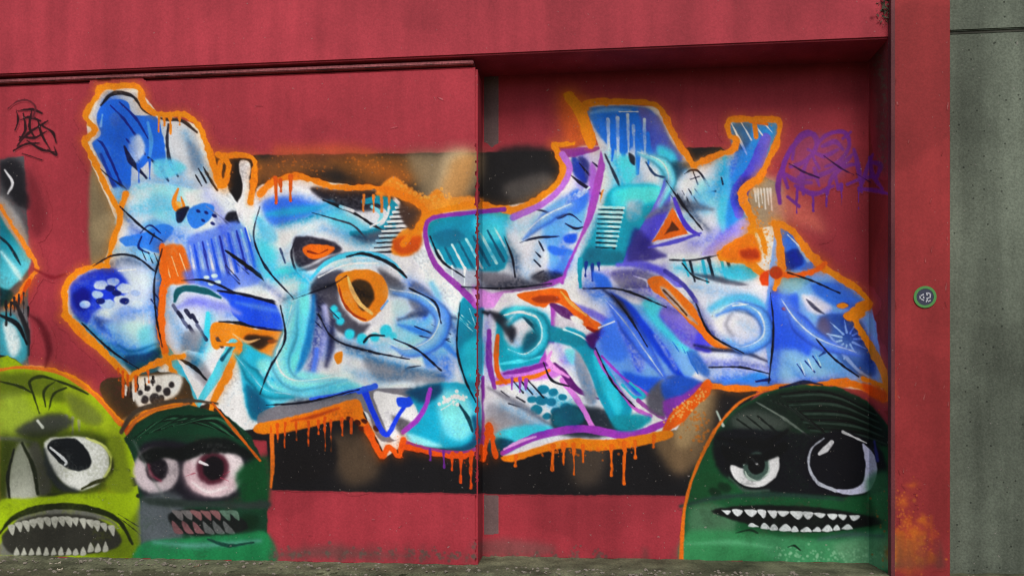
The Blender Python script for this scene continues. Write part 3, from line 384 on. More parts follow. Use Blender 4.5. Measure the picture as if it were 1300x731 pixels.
# white round with blue arc
F('886,380 926,362 960,372 976,396 970,430 930,440 904,424', (226, 224, 232), 4, 'white_round'); S('902,392 922,382 950,380 968,392 976,408', [5, 12, 13, 12, 6], (104, 186, 240), 4, 'blue_arc'); S('934,394 954,398 968,396', [2, 5, 2], (130, 132, 146), 3); S('924,432 940,444 960,438 966,428', [4, 9, 8, 3], (130, 206, 240), 4, 'blue_arc'); S('930,396 922,412 930,426', [3, 6, 3], (160, 160, 172), 5)
S('882,438 906,444 930,446 956,452 980,462', [3, 6, 5, 6, 3], (44, 46, 70), 3, 'line'); S('884,442 900,446', [3, 6], (52, 50, 150), 3); F('886,452 930,448 974,460 984,480 940,488 896,480', (226, 228, 238), 3, 'white_round'); lines(['854,434 862,446', '866,440 870,448', '872,446 880,462 886,474', '884,452 896,470'], 4, (50, 110, 180), 'line'); F('872,448 884,446 900,470 898,478 884,470', (66, 110, 180), 4, 'blue_foot'); F('900,486 940,478 966,472 984,488 960,494 916,494', (66, 140, 232), 4, 'blue_foot'); S('960,484 984,480 1002,472', [3, 5, 2], (20, 40, 100), 1.8, 'line')
# blue head
F('984,288 1002,290 1016,300 1032,322 1052,346 1082,366 1104,384 1112,410 1122,488 1060,488 980,492 972,440 972,384', (132, 176, 244), 1.6, 'blue_head', cv=False)
F('988,290 1002,290 1018,304 1038,332 1030,342 1004,342 993,330', (52, 112, 218), 2.4, ('blue_head', 'blue_fill')); F('994,322 1014,316 1020,334 1004,342 994,338', (10, 42, 140), 3, ('blue_head', 'blue_fill')); S('1012,310 1026,330', [3, 6], (130, 180, 240), 2.4, ('blue_head', 'sheen'))
F('976,376 996,366 1012,372 1016,404 1030,430 1026,452 1000,458 980,436', (56, 94, 214), 4, ('blue_head', 'blue_fill')); F('990,352 1016,350 1030,358 1010,372 990,372', (150, 190, 200), 6); F('1018,374 1040,378 1056,390 1046,400 1026,394', (224, 220, 228), 4, ('blue_head', 'white_flash')); F('1030,362 1060,358 1082,368 1096,384 1074,392 1048,382', (70, 120, 214), 4, ('blue_head', 'blue_fill')); S('1024,380 1036,392 1046,398', [2, 5, 2], (70, 70, 90), 2.4)
S('1000,388 1016,406 1036,428', [3, 9, 5], (200, 214, 250), 3, ('blue_head', 'white_flash')); F('1040,402 1072,398 1094,410 1104,440 1112,474 1090,478 1062,452 1044,424', (66, 98, 158), 4, ('blue_head', 'slate_fill')); E(1046, 416, 10, 14, (96, 90, 120), 6)
for a in range(11):
    t_ = a * .571; r0, r1 = 8, 20 + (a * 5) % 9; S('%f,%f %f,%f' % (1076 + r0 * math.cos(t_), 430 + r0 * math.sin(t_), 1076 + r1 * 1.2 * math.cos(t_), 430 + r1 * math.sin(t_)), [2.4, 1], (180, 208, 246), 1.3, ('blue_head', 'burst'))
S('1052,424 1068,446 1090,470 1110,482', [2, 5, 4, 2], (150, 170, 210), 2.4, ('blue_head', 'sheen')); F('980,450 1010,444 1030,456 1050,470 1080,484 1040,486 990,490', (150, 190, 246), 5, ('blue_head', 'pale_fill')); lines(['1012,462 1022,476', '1022,458 1034,472', '1032,452 1042,466', '1040,452 1048,446 1052,438'], 4, (28, 50, 100), 'line'); lines(['1016,460 1022,476', '1026,456 1032,470', '1036,450 1042,464'], 3, (232, 238, 248), 'line')
F('1074,396 1090,390 1098,400 1080,408 1070,402', ORANGE, 2, 'orange_dash'); F('1086,386 1104,380 1106,390 1092,396', ORANGE, 2, 'orange_dash'); E(1070, 388, 8, 4, ORANGE, 2, 'orange_dash'); E(996, 392, 3, 2.4, (190, 60, 50), 1.6)
S('984,284 990,310 992,340 984,366', [6, 7, 8, 5], (242, 136, 26), 1.5, OL); S('984,284 998,288 1010,298 1024,318 1044,338 1064,352 1084,364 1104,384 1090,398', [5, 6, 7, 8, 10, 7, 6, 6, 5], (242, 136, 26), 1.5, OL); S('990,348 1010,350 1034,344 1048,334', 5.5, (226, 100, 10), 1.6, OL)
S('1082,394 1088,412 1100,430 1110,450 1122,474 1126,500', [8, 7, 8, 8, 7, 6], (242, 136, 26), 1.5, OL); S('900,490 940,493 980,492 1040,488 1070,485 1096,492 1124,504', [6, 7, 7, 7, 9, 6, 8], (236, 120, 20), 2, OL); S('1096,480 1122,490', 5, ORANGE, 1.6, OL); E(985, 346, 8, 8, (180, 64, 12), 2, OL); F('1096,486 1124,496 1122,510 1100,498', (216, 86, 20), 3, OL)
F('854,522 880,500 897,482 904,490 898,504 886,514 866,536 840,550', (234, 98, 10), 2, OL); spray('850,530 870,516 892,500', 6, (246, 176, 110), 60, (.6, 1.8), OL, .8)
F('636,580 664,573 700,562 730,556 760,558 790,556 846,546 850,556 800,568 756,572 720,568 690,574 650,586', (242, 132, 22), 2.0, OL); drips('702,568 716,566 728,566 655,580 740,568 776,568 793,564 806,562 830,556', [40, 26, 50, 16, 30, 40, 62, 20, 16], 5, (222, 106, 22), 'drip'); spray('690,572 740,572 800,566', 6, (222, 110, 30), 90, (.6, 2), OL, .6); S('614,584 621,540 629,578', [5, 7, 5], (222, 92, 20), 1.6, OL)

# --- thin sprayed passes of colour over the letters -------------------------------
SKY = (120, 190, 236); CYA = (60, 184, 214); TEL = (20, 140, 170); BLU = (62, 116, 216); ROY = (44, 84, 206); IND = (96, 92, 190); NAV = (40, 56, 120); LIL = (140, 146, 226); SHD = (104, 164, 206)
for s_, w_, c_, so_, o_ in [
  ('140,130 150,170 150,220', 40, BLU, 16, .8), ('236,170 250,200 262,226', 14, SHD, 12, .6), ('196,160 206,200 230,220', 12, SKY, 14, .7), ('150,250 190,232 240,236', 14, SKY, 14, .7), ('160,270 200,260 236,276', 26, SKY, 18, .8), ('170,300 210,296 240,306', 20, BLU, 16, .7), ('262,246 280,270 290,300', 12, LIL, 14, .6),
  ('176,318 200,336 206,370 196,400', 22, SKY, 16, .9), ('126,326 150,316 170,316', 10, SHD, 12, .5), ('100,390 130,416 160,440 190,450', 20, BLU, 18, .75), ('140,440 170,452 204,448', 18, TEL, 14, .9), ('110,350 130,346 150,356', 20, ROY, 14, .6), ('150,400 190,392', 14, BLU, 14, .6),
  ('246,320 280,310 320,330', 34, BLU, 16, .6), ('300,290 320,310 330,350', 18, SKY, 16, .9), ('330,280 336,310 348,350', 16, CYA, 14, .85), ('216,400 232,430 244,460', 16, SHD, 14, .6), ('268,400 262,430 250,460', 10, CYA, 12, .8), ('290,400 320,404', 10, BLU, 12, .6), ('240,380 276,392', 12, IND, 12, .6),
  ('340,262 380,256 410,262', 16, BLU, 12, .7), ('346,284 390,276 430,266', 12, TEL, 12, .85), ('410,290 450,300 480,306', 12, SHD, 12, .6), ('356,330 380,300 410,292', 8, SHD, 12, .35), ('420,340 450,332 490,330', 10, SKY, 12, .7), ('346,350 370,346 390,356', 20, CYA, 14, .8), ('440,300 466,310 500,300', 8, TEL, 14, .5),
  ('372,380 370,420 356,462', 30, CYA, 14, .8), ('402,380 402,430 396,466', 16, NAV, 14, .75), ('420,420 416,450', 14, BLU, 12, .5), ('440,430 480,440 520,430', 14, SKY, 16, .7), ('520,360 540,380 540,410', 18, BLU, 16, .75), ('510,410 540,420 570,440', 30, SKY, 18, .85), ('550,440 566,460 570,476', 16, BLU, 14, .8), ('560,390 576,410 580,440', 14, SHD, 14, .7), ('440,470 480,480 520,476', 14, SHD, 12, .55), ('340,480 380,490 440,490', 18, TEL, 12, .85), ('500,370 524,376', 10, SHD, 12, .6), ('386,350 410,352', 12, SHD, 10, .5),
  ('560,290 600,284 640,280', 28, CYA, 14, .8), ('600,320 640,320', 26, TEL, 16, .7), ('660,290 690,280 700,300', 18, SKY, 16, .6), ('650,330 670,350', 18, SHD, 14, .5), ('700,280 724,260 742,250', 22, ROY, 14, .75), ('712,300 716,330 704,348', 20, BLU, 14, .8), ('740,200 740,230', 20, IND, 14, .7), ('690,300 680,330', 14, SHD, 12, .5),
  ('770,160 800,170 830,180', 40, BLU, 16, .6), ('780,200 790,230 780,250', 24, CYA, 16, .8), ('830,200 850,210 848,236', 22, TEL, 14, .9), ('806,210 816,240', 14, SHD, 12, .5), ('760,280 756,310 746,330', 20, TEL, 14, .9), ('812,260 800,290 790,320', 18, CYA, 14, .8), ('846,250 834,284 816,312', 16, IND, 12, .8),
  ('868,280 890,262 910,240', 18, SHD, 16, .6), ('880,310 910,300 930,290', 18, LIL, 14, .8), ('920,200 916,240 920,276', 18, CYA, 14, .9), ('944,190 930,220 934,260', 22, BLU, 14, .8), ('960,190 946,226 944,262', 16, IND, 12, .9), ('860,220 880,210', 14, SKY, 12, .7), ('880,250 900,246', 18, SKY, 12, .6),
  ('750,350 800,346 840,340', 14, IND, 12, .6), ('860,340 900,344 950,344', 16, CYA, 12, .7), ('880,364 920,372 960,380', 14, SHD, 14, .5), ('746,360 760,372 776,380', 18, BLU, 12, .8), ('800,360 830,370 850,384', 14, IND, 12, .7),
  ('620,400 616,440 622,480', 10, IND, 10, .5), ('640,404 664,396 690,402', 12, CYA, 10, .8), ('650,430 664,446', 14, SHD, 14, .5), ('640,516 670,530 690,540', 20, SHD, 16, .5), ('700,506 720,520 730,532', 24, TEL, 14, .7), ('650,552 690,544', 10, CYA, 10, .7), ('724,450 744,486 752,510', 14, SHD, 12, .6), ('708,440 720,460', 12, LIL, 12, .7),
  ('780,400 800,430 810,470', 30, ROY, 16, .8), ('766,420 780,450 790,476', 24, BLU, 14, .8), ('820,410 844,440 858,470', 16, ROY, 14, .8), ('836,400 860,420 886,436', 18, LIL, 14, .9), ('816,396 846,426', 12, CYA, 12, .8), ('880,400 896,420', 12, IND, 12, .6),
  ('904,392 940,384 972,394', 14, SKY, 12, .9), ('920,436 950,442 976,430', 14, BLU, 14, .8), ('940,410 956,420', 14, SHD, 14, .35), ('890,458 930,464 976,470', 14, LIL, 14, .6), ('900,484 940,480 984,484', 14, BLU, 12, .8), ('976,410 984,440 984,476', 16, ROY, 14, .8), ('900,470 940,472', 12, SHD, 12, .4),
  ('990,380 1006,410 1020,440', 36, ROY, 16, .8), ('1030,360 1056,370 1080,386', 22, BLU, 14, .8), ('1030,440 1050,456 1070,474', 22, SKY, 14, .7), ('1060,400 1084,420 1104,460', 30, ROY, 16, .6), ('1000,460 1020,480 1060,484', 14, BLU, 12, .7), ('1100,450 1110,480', 12, SKY, 10, .5), ('1000,350 1024,354', 12, TEL, 12, .6)]: TINT(s_, w_ if isinstance(w_, list) else [w_ * .5, w_, w_ * .6], c_, so_, o_)
# --- deep shade between the letters and the black contour lines over the tints
TL, TD, BL, BD, RL, CL = (16, 150, 178), (4, 44, 58), (58, 124, 220), (14, 28, 84), (40, 82, 214), (90, 200, 230)
RIB('500,372 538,380 562,404 552,434 520,448 498,440', 19, BD, BL, (206, 230, 250), 'blue_ribbon')
RIB('378,382 368,424 356,462 378,488 440,482', 22, TD, CL, (226, 246, 250), 'cyan_ribbon')
RIB('664,304 694,278 728,262', 13, BD, BL, (200, 222, 250), 'blue_ribbon')
RIB('910,400 940,388 968,402 972,430 944,444 918,432', 14, BD, BL, (196, 226, 250), 'blue_ribbon')
RIB('996,384 1016,412 1046,436 1092,452', 20, BD, RL, (180, 206, 250), 'blue_ribbon')
RIB('772,384 798,414 822,448 846,482', 18, BD, RL, (150, 186, 250), 'blue_ribbon')
RIB('812,196 842,208 852,232 838,262', 13, TD, CL, (220, 244, 250), 'cyan_ribbon')
RIB('646,412 664,398 686,408 690,434 670,452 648,446', 12, TD, TL, (150, 224, 236), 'teal_ribbon')
RIB('300,452 320,476 340,498 372,504', 15, TD, TL, (140, 220, 234), 'teal_ribbon')
DK = (22, 34, 58)
for s_, w_, c_, so_, o_ in [('270,262 300,330 356,376', 12, NAV, 9, .5), ('206,330 198,380 206,440', 10, NAV, 9, .6), ('360,380 420,362 470,376', 9, DK, 8, .6), ('404,396 424,430 470,446', 10, DK, 9, .6), ('440,446 500,462 566,478', 12, SHD, 9, .8), ('560,400 584,430 590,480', 9, NAV, 8, .7), ('590,366 640,362 700,360', 9, DK, 8, .6), ('640,300 652,330 660,354', 12, DK, 10, .55),
  ('848,230 872,262 900,292', 9, DK, 8, .6), ('740,366 800,370 860,396', 10, NAV, 9, .55), ('880,384 900,420 940,450', 10, NAV, 9, .65), ('776,376 800,410 820,440', 12, DK, 9, .6), ('980,366 984,420 980,486', 9, NAV, 9, .6), ('900,462 940,462 976,466', 9, NAV, 8, .55), ('640,480 690,506 730,540', 10, SHD, 10, .7), ('756,440 776,480 800,512', 9, NAV, 8, .6), ('150,262 180,300 206,316', 10, NAV, 10, .5), ('100,404 140,440 176,466', 14, TEL, 12, .8), ('130,340 160,330 196,340', 9, DK, 9, .45), ('330,500 380,506 450,494', 10, DK, 9, .55), ('300,440 320,480 330,520', 12, TEL, 10, .8)]: TINT(s_, [w_ * .4, w_, w_ * .4], c_, so_, o_)
lines(['152,262 180,288 206,306', '206,316 196,356 198,400 206,440', '118,338 144,324 172,326 196,344', '356,388 362,430 342,468 330,500', '404,398 424,430 470,446 520,456', '330,262 322,300 338,340 372,378', '372,380 420,362 440,350', '584,384 580,440 590,480 604,510', '640,300 650,326 654,352', '586,364 640,366 700,360', '846,230 868,262 892,292', '776,372 800,404 822,440', '884,386 902,424 944,448', '978,372 982,420 976,486', '756,442 778,486 806,516', '740,366 790,368 846,390', '690,460 700,482 722,490', '338,514 390,510 456,494', '104,410 140,444 176,468', '912,324 880,330 850,330', '546,300 560,330 590,352', '900,466 940,466 976,474', '1000,346 1030,356 1066,372', '230,356 262,356 300,372', '520,366 552,384 560,410', '500,430 530,444 560,470', '1036,430 1060,456 1090,478'], 3.2, (18, 20, 34), 'contour', 1.5)
lines(['470,288 490,276 494,262', '150,344 172,342', '404,352 440,336 480,334', '640,400 660,396 680,402', '786,142 810,142', '1000,298 1014,312', '760,416 780,408', '930,388 950,386', '312,286 318,306', '596,392 606,420', '560,520 580,508'], 3, (240, 244, 250), 'highlight', 1.6)
# ================================================================ purple tag
TH_('tag_purple')
for i, s_ in enumerate(['990,258 988,232 996,206 1004,190', '1000,238 994,214 1004,190 1020,174 1034,170', '1004,212 1020,206 1034,192 1036,176 1024,168 1010,180 1006,202', '1020,246 1018,224 1026,202', '1010,236 1034,246 1058,236', '1040,214 1032,196 1044,176 1060,168 1074,170 1078,186 1066,204 1048,212', '1044,186 1060,180 1070,190', '1026,190 1046,198 1064,190', '1014,226 1042,222 1070,208 1082,196', '1050,246 1056,226 1072,212 1088,208', '1084,190 1090,214 1094,244', '1092,242 1100,216 1108,196', '1104,200 1108,222 1120,240', '1076,234 1096,226 1114,224', '1096,240 1112,242 1127,246', '1000,250 1014,262', '1034,214 1040,236', '1060,220 1064,240', '998,222 1012,230 1030,232', '1070,176 1080,168', '1106,206 1118,210 1112,226']):
    S(s_, [4, 6.6, 4] if i % 2 else [5, 7.4, 4], (112, 54, 138), 2.2, 'stroke', op=.95)
F('1010,184 1030,172 1060,174 1080,190 1072,222 1030,236 1006,226', (140, 76, 140), 10, 'haze', op=.5); lines(['1002,208 1020,218 1040,226', '1046,198 1068,214 1084,222', '1086,220 1106,232'], 2.6, (58, 18, 70), 'stroke'); drips('1032,246 1050,240 1068,236 1090,240 1012,240', [30, 40, 26, 30, 34], 3, (112, 54, 138), 'drip')
# ================================================================ lime monster face
X(0, 0, 1); TH_('face_lime', 'skin')
F('-6,470 40,468 82,476 120,500 150,536 166,566 174,600 178,640 178,714 -6,710', (152, 182, 8), 1.6, 'skin')
F('-4,476 40,474 80,484 110,502 70,510 40,500 -4,506', (92, 110, 14), 6); F('84,486 116,504 146,540 160,570 140,560 110,526 86,508', (150, 172, 20), 5); F('-4,504 30,500 44,520 60,540 30,556 -4,552', (140, 160, 60), 10, op=.7)
lines(['50,524 42,500 38,484 54,478 86,488 112,500', '58,516 56,496 70,484', '62,520 68,500 84,492', '0,484 24,490 40,498'], 4, (34, 44, 8), 'wrinkle', 1.8); F('84,500 110,510 130,530 120,540 96,530', (108, 122, 40), 6, 'brow'); drips('84,530 92,532 100,536', [14, 20, 14], 4, (150, 158, 96), 'drip')
F('20,546 50,528 76,524 94,536 70,552 40,556', (56, 60, 52), 6, 'brow_shade'); S('48,534 54,542', 4, (190, 196, 186), 2); S('-2,556 24,558 44,562', [4, 7, 3], (170, 176, 160), 3)
F('-4,560 20,552 60,548 110,546 144,560 150,590 134,618 90,632 30,640 -4,640', (26, 34, 8), 12, 'eye_shade', op=.85); F('34,568 48,560 60,590 64,626 20,638 8,640 12,600 20,574', (60, 62, 52), 5, 'eye_shade'); F('18,572 30,562 40,584 48,626 40,638 14,640 10,616', (118, 124, 108), 5, 'eye', g=((20, 570), (36, 640), (176, 180, 166))); S('18,570 10,604 13,640', [3, 5, 3], (20, 24, 16), 2, ('eye', 'line')); S('28,562 42,592 48,626', [3, 6, 4], (24, 30, 14), 2.4, ('eye', 'line'))
F('56,562 80,554 112,556 134,570 138,592 126,612 104,622 86,618 66,596', (206, 210, 204), 2.4, 'eye', g=((80, 550), (104, 620), (226, 230, 224))); F('60,566 72,557 94,556 110,570 116,588 108,596 90,596 70,582', (14, 18, 22), 2, ('eye', 'pupil')); S('64,568 76,578 84,586 82,590', [2, 4, 3, 2], (226, 232, 234), 1.5, ('eye', 'glint')); S('56,570 62,594 76,616 98,624', [3, 9, 11, 5], (36, 42, 44), 4, ('eye', 'shade')); S('110,556 132,566 142,586 130,610', [2, 3.4, 3.4, 2], (196, 206, 110), 2.4, ('eye', 'rim'))
S('62,628 92,628 120,630 134,632', [4, 7, 6, 3], (28, 32, 14), 2.6, 'lower_lid'); S('104,620 120,612 140,604 144,582', [3, 4, 4, 4], (44, 48, 14), 2, 'lower_lid')
for x, y, r in [(162, 597, 3), (168, 611, 6), (176, 629, 3), (180, 608, 2), (150, 596, 3)]: E(x, y, r * 1.3, r, (26, 34, 20), 1.8, 'mole')
F('136,562 150,554 160,580 170,620 150,626 134,612 146,592', (120, 140, 20), 5)
F('-4,640 40,632 110,626 178,636 178,714 -4,710', (152, 182, 10), 3, 'jaw'); F('14,672 26,654 60,642 100,644 128,652 150,668 140,690 110,702 40,706 -4,702', (104, 106, 98), 3, 'jaw'); F('120,664 140,662 166,690 176,706 120,702', (150, 178, 12), 3, 'jaw')
F('120,690 150,676 176,650 178,706 110,706', (62, 78, 6), 10, 'jaw', op=.6); S('0,676 16,658 44,646 84,642 124,648 152,662 168,690', [3, 6, 8, 8, 8, 6, 3], (28, 36, 8), 2.2, 'lip'); lines(['150,652 176,668', '156,660 180,680', '150,656 174,674'], 2.2, (40, 46, 20), 'lip')
F('2,682 14,668 40,656 84,652 124,658 148,672 154,688 140,698 100,704 50,706 14,702', (44, 44, 38), 2.4, 'mouth')
for i in range(15):
    x = 10 + i * 9; y = 670 - 13 * math.sin(math.pi * (i + .5) / 15) ** .7; F('%f,%f %f,%f %f,%f' % (x, y, x + 9, y - .6, x + 6 + (i % 3), y + 12 - (i % 2) * 2), (176, 178, 166), 1.5, ('mouth', 'tooth'))
for i in range(13):
    x = 20 + i * 9.4; F('%f,%f %f,%f %f,%f' % (x - 3, 704 - (i > 9) * 4, x + 5, 703 - (i > 9) * 5, x + 1, 693 - (i > 9) * 6 + (i % 3)), (168, 170, 158), 1.5, ('mouth', 'tooth'))
S('-4,470 30,466 76,474 118,500 152,538', [3, 4, 4, 5, 5], (226, 116, 30), 1.6, 'rim_line')
# ================================================================ green monster face beside it
TH_('face_green', 'skin')
F('158,556 174,536 200,522 240,514 284,524 318,552 336,590 340,630 340,716 180,712 178,640 172,590', (16, 52, 34), 2, 'skin', cv=False)
F('170,548 200,526 250,520 300,544 320,570 280,556 230,552 190,560', (14, 58, 36), 5, 'hair')
for i in range(12): S('%d,%d %d,%d %d,%d' % (170 + i * 5, 556 - i * 1.6, 206 + i * 7, 534 - (i % 3) * 3, 262 + i * 5, 538 + i * 2.4), [1.2, 3, 1.2], [(6, 18, 12), (46, 100, 70), (4, 30, 18)][i % 3], 1.5, ('hair', 'hair_line'))
F('176,572 200,558 250,564 300,572 322,590 300,630 230,640 184,632', (24, 22, 32), 5, 'eye_shade')
E(198, 597, 29, 29, (206, 192, 198), 4, 'eye'); E(199, 595, 14, 16, (22, 18, 26), 3, ('eye', 'pupil')); S('184,606 198,620 214,618', [2, 6, 3], (210, 196, 204), 3, ('eye', 'crescent')); S('188,588 192,602 204,610', [2, 4, 2], (140, 54, 76), 3, ('eye', 'vein'))
E(272, 597, 39, 34, (230, 216, 220), 3.4, 'eye'); F('232,600 240,584 262,604 300,608 290,624 262,630 240,620', (206, 168, 178), 8, ('eye', 'shade'), op=.7); E(270, 594, 21, 21, (74, 26, 40), 4, ('eye', 'iris')); E(271, 594, 14, 15, (16, 12, 18), 2.2, ('eye', 'pupil')); S('244,612 264,624 288,618', [2, 5, 2], (238, 228, 230), 3, ('eye', 'crescent')); S('254,586 264,590', [5, 3], (232, 226, 230), 1.6, ('eye', 'glint')); lines(['236,604 248,600', '292,598 284,602', '290,610 280,606'], 2, (170, 60, 84), ('eye', 'vein'))
F('176,578 196,566 226,568 246,560 284,556 316,572 322,584 296,576 262,576 236,584 210,582 186,588', (10, 14, 14), 3.4, 'brow')
F('178,636 230,630 226,700 184,706', (84, 92, 98), 7, 'cheek'); S('170,560 190,600 214,640 250,690', 3, (110, 118, 116), 3, op=.5); F('300,600 340,580 340,640 316,644', (10, 70, 34), 6); E(316, 662, 14, 10, (10, 40, 22), 5)
F('214,652 240,646 280,648 310,660 312,672 280,680 236,678 220,668', (18, 22, 22), 2.4, 'mouth')
for i in range(7): x = 218 + i * 12; F('%d,%d %d,%d %d,%d' % (x, 648, x + 12, 649, x + 13, 660), [(112, 108, 108), (124, 84, 86), (84, 112, 96)][(i > 1) + (i > 4)], 1.5, ('mouth', 'tooth'))
for i in range(6): x = 218 + i * 13; F('%d,%d %d,%d %d,%d' % (x + 4, 675, x + 15, 676, x + 1, 661), [(116, 78, 82), (90, 94, 94)][i > 2], 1.5, ('mouth', 'tooth'))
F('180,690 240,682 300,678 340,676 340,722 184,718', (26, 122, 70), 4, 'chin'); S('196,688 250,692 330,686', [3, 6, 3], (80, 146, 130), 5); S('264,684 290,692 322,688', [2, 5, 2], (14, 60, 50), 2.4, 'chin'); F('184,632 232,634 300,638 338,634 338,646 280,644 200,642', (40, 52, 48), 4)
S('154,548 170,524 196,514 236,508 276,512', [5, 6, 6, 5, 3], (70, 58, 46), 2.4, 'rim_shade'); S('160,550 176,530 204,518 240,512', [3, 4, 3, 2], (200, 104, 34), 1.8, 'rim_line'); S('270,512 300,548 330,584', [3, 4, 3], (206, 92, 16), 1.6, 'rim_line'); S('345,552 346,590 344,618', [6, 5, 3], (226, 110, 24), 1.8, 'rim_line')
# ================================================================ dark green monster face at the right
TH_('face_dark', 'skin')
F('866,716 866,650 878,600 900,556 930,520 970,498 1010,488 1060,490 1100,508 1128,540 1130,730 1000,726', (18, 78, 42), 1.8, 'skin', cv=False)
F('912,552 934,522 970,502 1010,492 1060,494 1100,510 1126,540 1128,566 1080,556 1000,546 950,550', (16, 30, 24), 6, 'hair'); F('930,530 960,520 1000,536 990,548 940,546', (62, 72, 66), 8, ('hair', 'sheen'))
for i in range(15): S('%d,%d %d,%d %d,%d' % (990 + i * 3, 500 + i * 3.6, 1050 + i * 3, 498 + i * 4.2, 1112 + i, 524 + i * 3), [1, 3.4, 1.4], [(6, 9, 9), (46, 66, 56), (6, 22, 14)][i % 3], 1.6, ('hair', 'hair_line'))
for i in range(12): S('%d,%d %d,%d %d,%d' % (978 + i * 3, 508 + i, 1006 + i * 3, 520 + i * 2, 1034 + i * 2, 540 + i * 1.6), [1, 2.4, 1], (6, 10, 9) if i % 2 else (44, 60, 52), 1.4, ('hair', 'hair_line'))
lines(['936,532 956,546', '948,528 970,546', '962,528 986,548'], 6, (18, 26, 22), ('hair', 'hair_line')); S('960,510 994,530 1030,556', [1, 3, 1], (110, 122, 114), 2, ('hair', 'sheen')); S('990,492 1020,485 1044,488', [2, 5, 2], (16, 22, 60), 1.8, ('hair', 'hair_line')); S('910,522 918,540', [3, 4], (170, 186, 176), 2)
F('908,552 950,544 1000,548 1060,552 1110,560 1128,600 1124,622 1060,630 960,622 914,600', (12, 14, 20), 4, 'eye_shade')
E(956, 588, 36, 34, (10, 12, 16), 2.2, 'eye'); F('928,590 944,594 962,592 984,576 990,588 984,606 964,618 942,614 930,604', (218, 220, 222), 1.8, ('eye', 'sclera')); E(960, 592, 17, 18, (60, 84, 76), 2.2, ('eye', 'iris')); E(961, 590, 11, 12, (10, 12, 14), 1.8, ('eye', 'pupil')); lines(['946,598 950,606 960,610', '976,584 976,598 968,606', '944,590 950,584'], 2.4, (176, 196, 186), ('eye', 'iris_line')); S('955,583 961,588', [4, 3], (230, 232, 234), 1.3, ('eye', 'glint')); F('916,566 940,572 966,576 994,560 1000,570 986,580 962,588 936,588 920,582', (8, 10, 12), 2.2, ('eye', 'lid')); S('926,606 946,622 976,622', [2, 4, 2], (60, 84, 72), 3, ('eye', 'bag')); S('912,556 940,560 970,564 1000,546', [3, 9, 10, 4], (8, 10, 12), 3, 'brow')
E(1066, 588, 46, 42, (10, 10, 18), 2.2, 'eye'); S('1058,622 1082,624 1100,616 1106,598 1104,580 1096,564', [3, 8, 13, 15, 13, 4], (206, 208, 236), 1.8, ('eye', 'crescent')); S('1040,576 1048,570 1056,561', [4, 8, 5], (214, 216, 222), 1.6, ('eye', 'glint')); S('1110,560 1114,584', [3, 5], (40, 44, 120), 2.2, ('eye', 'blue_ring')); S('1060,622 1038,612 1027,592 1030,570 1046,556', [5, 4, 3, 2.4, 1], (176, 182, 196), 1.8, ('eye', 'rim')); S('1070,548 1100,562', [3, 2.4], (226, 228, 232), 1.4, ('eye', 'lash'))
F('884,604 910,600 936,622 900,636 876,628', (20, 76, 40), 6); for_x = [(908, 625, 8), (920, 618, 9), (896, 652, 9), (900, 664, 9), (914, 660, 8)]
for x, y, r in for_x: E(x, y, r, r * .6, (10, 40, 22), 3, 'mole', rot=.4)
S('864,642 920,630 1000,628 1070,634', [3, 6, 5, 3], (30, 58, 50), 3, 'crease'); F('876,646 912,640 936,660 920,690 880,690', (80, 122, 90), 7, 'cheek', op=.8)
F('904,648 950,641 1010,642 1070,648 1122,660 1096,669 1044,675 990,673 944,664', (12, 15, 15), 2.2, 'mouth')
x = 916
for i in range(13):
    w = random.uniform(9, 17); y = 644.5 + (x - 916) * .055 + 2.5 * (1 - min(1, (x - 916) / 40)); F('%f,%f %f,%f %f,%f' % (x, y, x + w, y + .8, x + w * random.uniform(.4, .7), y + random.uniform(6, 11)), (212, 218, 220), 1.3, ('mouth', 'tooth')); x += w + random.uniform(0, 2.5)
    if x > 1088: break
x = 950
for i in range(12):
    w = random.uniform(8, 17); y = 665 + 9 * math.sin(math.pi * (x - 930) / 180) ; F('%f,%f %f,%f %f,%f' % (x, y, x + w, y + .2, x + w * random.uniform(.3, .7), y - random.uniform(5, 10)), (204, 212, 214), 1.3, ('mouth', 'tooth')); x += w + random.uniform(0, 3)
    if x > 1072: break
F('870,678 900,672 980,680 1000,700 960,716 868,714', (52, 136, 82), 6, 'chin'); F('960,682 1060,684 1128,672 1130,722 1000,716', (60, 138, 90), 6, 'chin'); F('1060,690 1128,684 1130,722 1080,718', (104, 160, 120), 8, op=.8); spray('990,704 1060,706 1120,704', 9, (130, 186, 146), 140, (.6, 1.8), 'speckle', .6); S('872,690 930,688 980,694', [2, 7, 2], (84, 168, 116), 5); lines(['934,676 952,672 962,676', '1000,694 1008,692 1016,698'], 3, (12, 44, 26), 'crease'); F('1100,610 1130,600 1130,668 1112,650', (50, 124, 74), 7, op=.8)
S('1040,684 1080,678 1120,680', [3, 6, 3], (66, 84, 92), 5, op=.7)
S('976,494 940,510 912,540 894,572 880,604 870,640 866,680 865,716', [2, 3, 4, 4, 4, 4, 5, 6], (226, 110, 20), 1.8, 'rim_line')
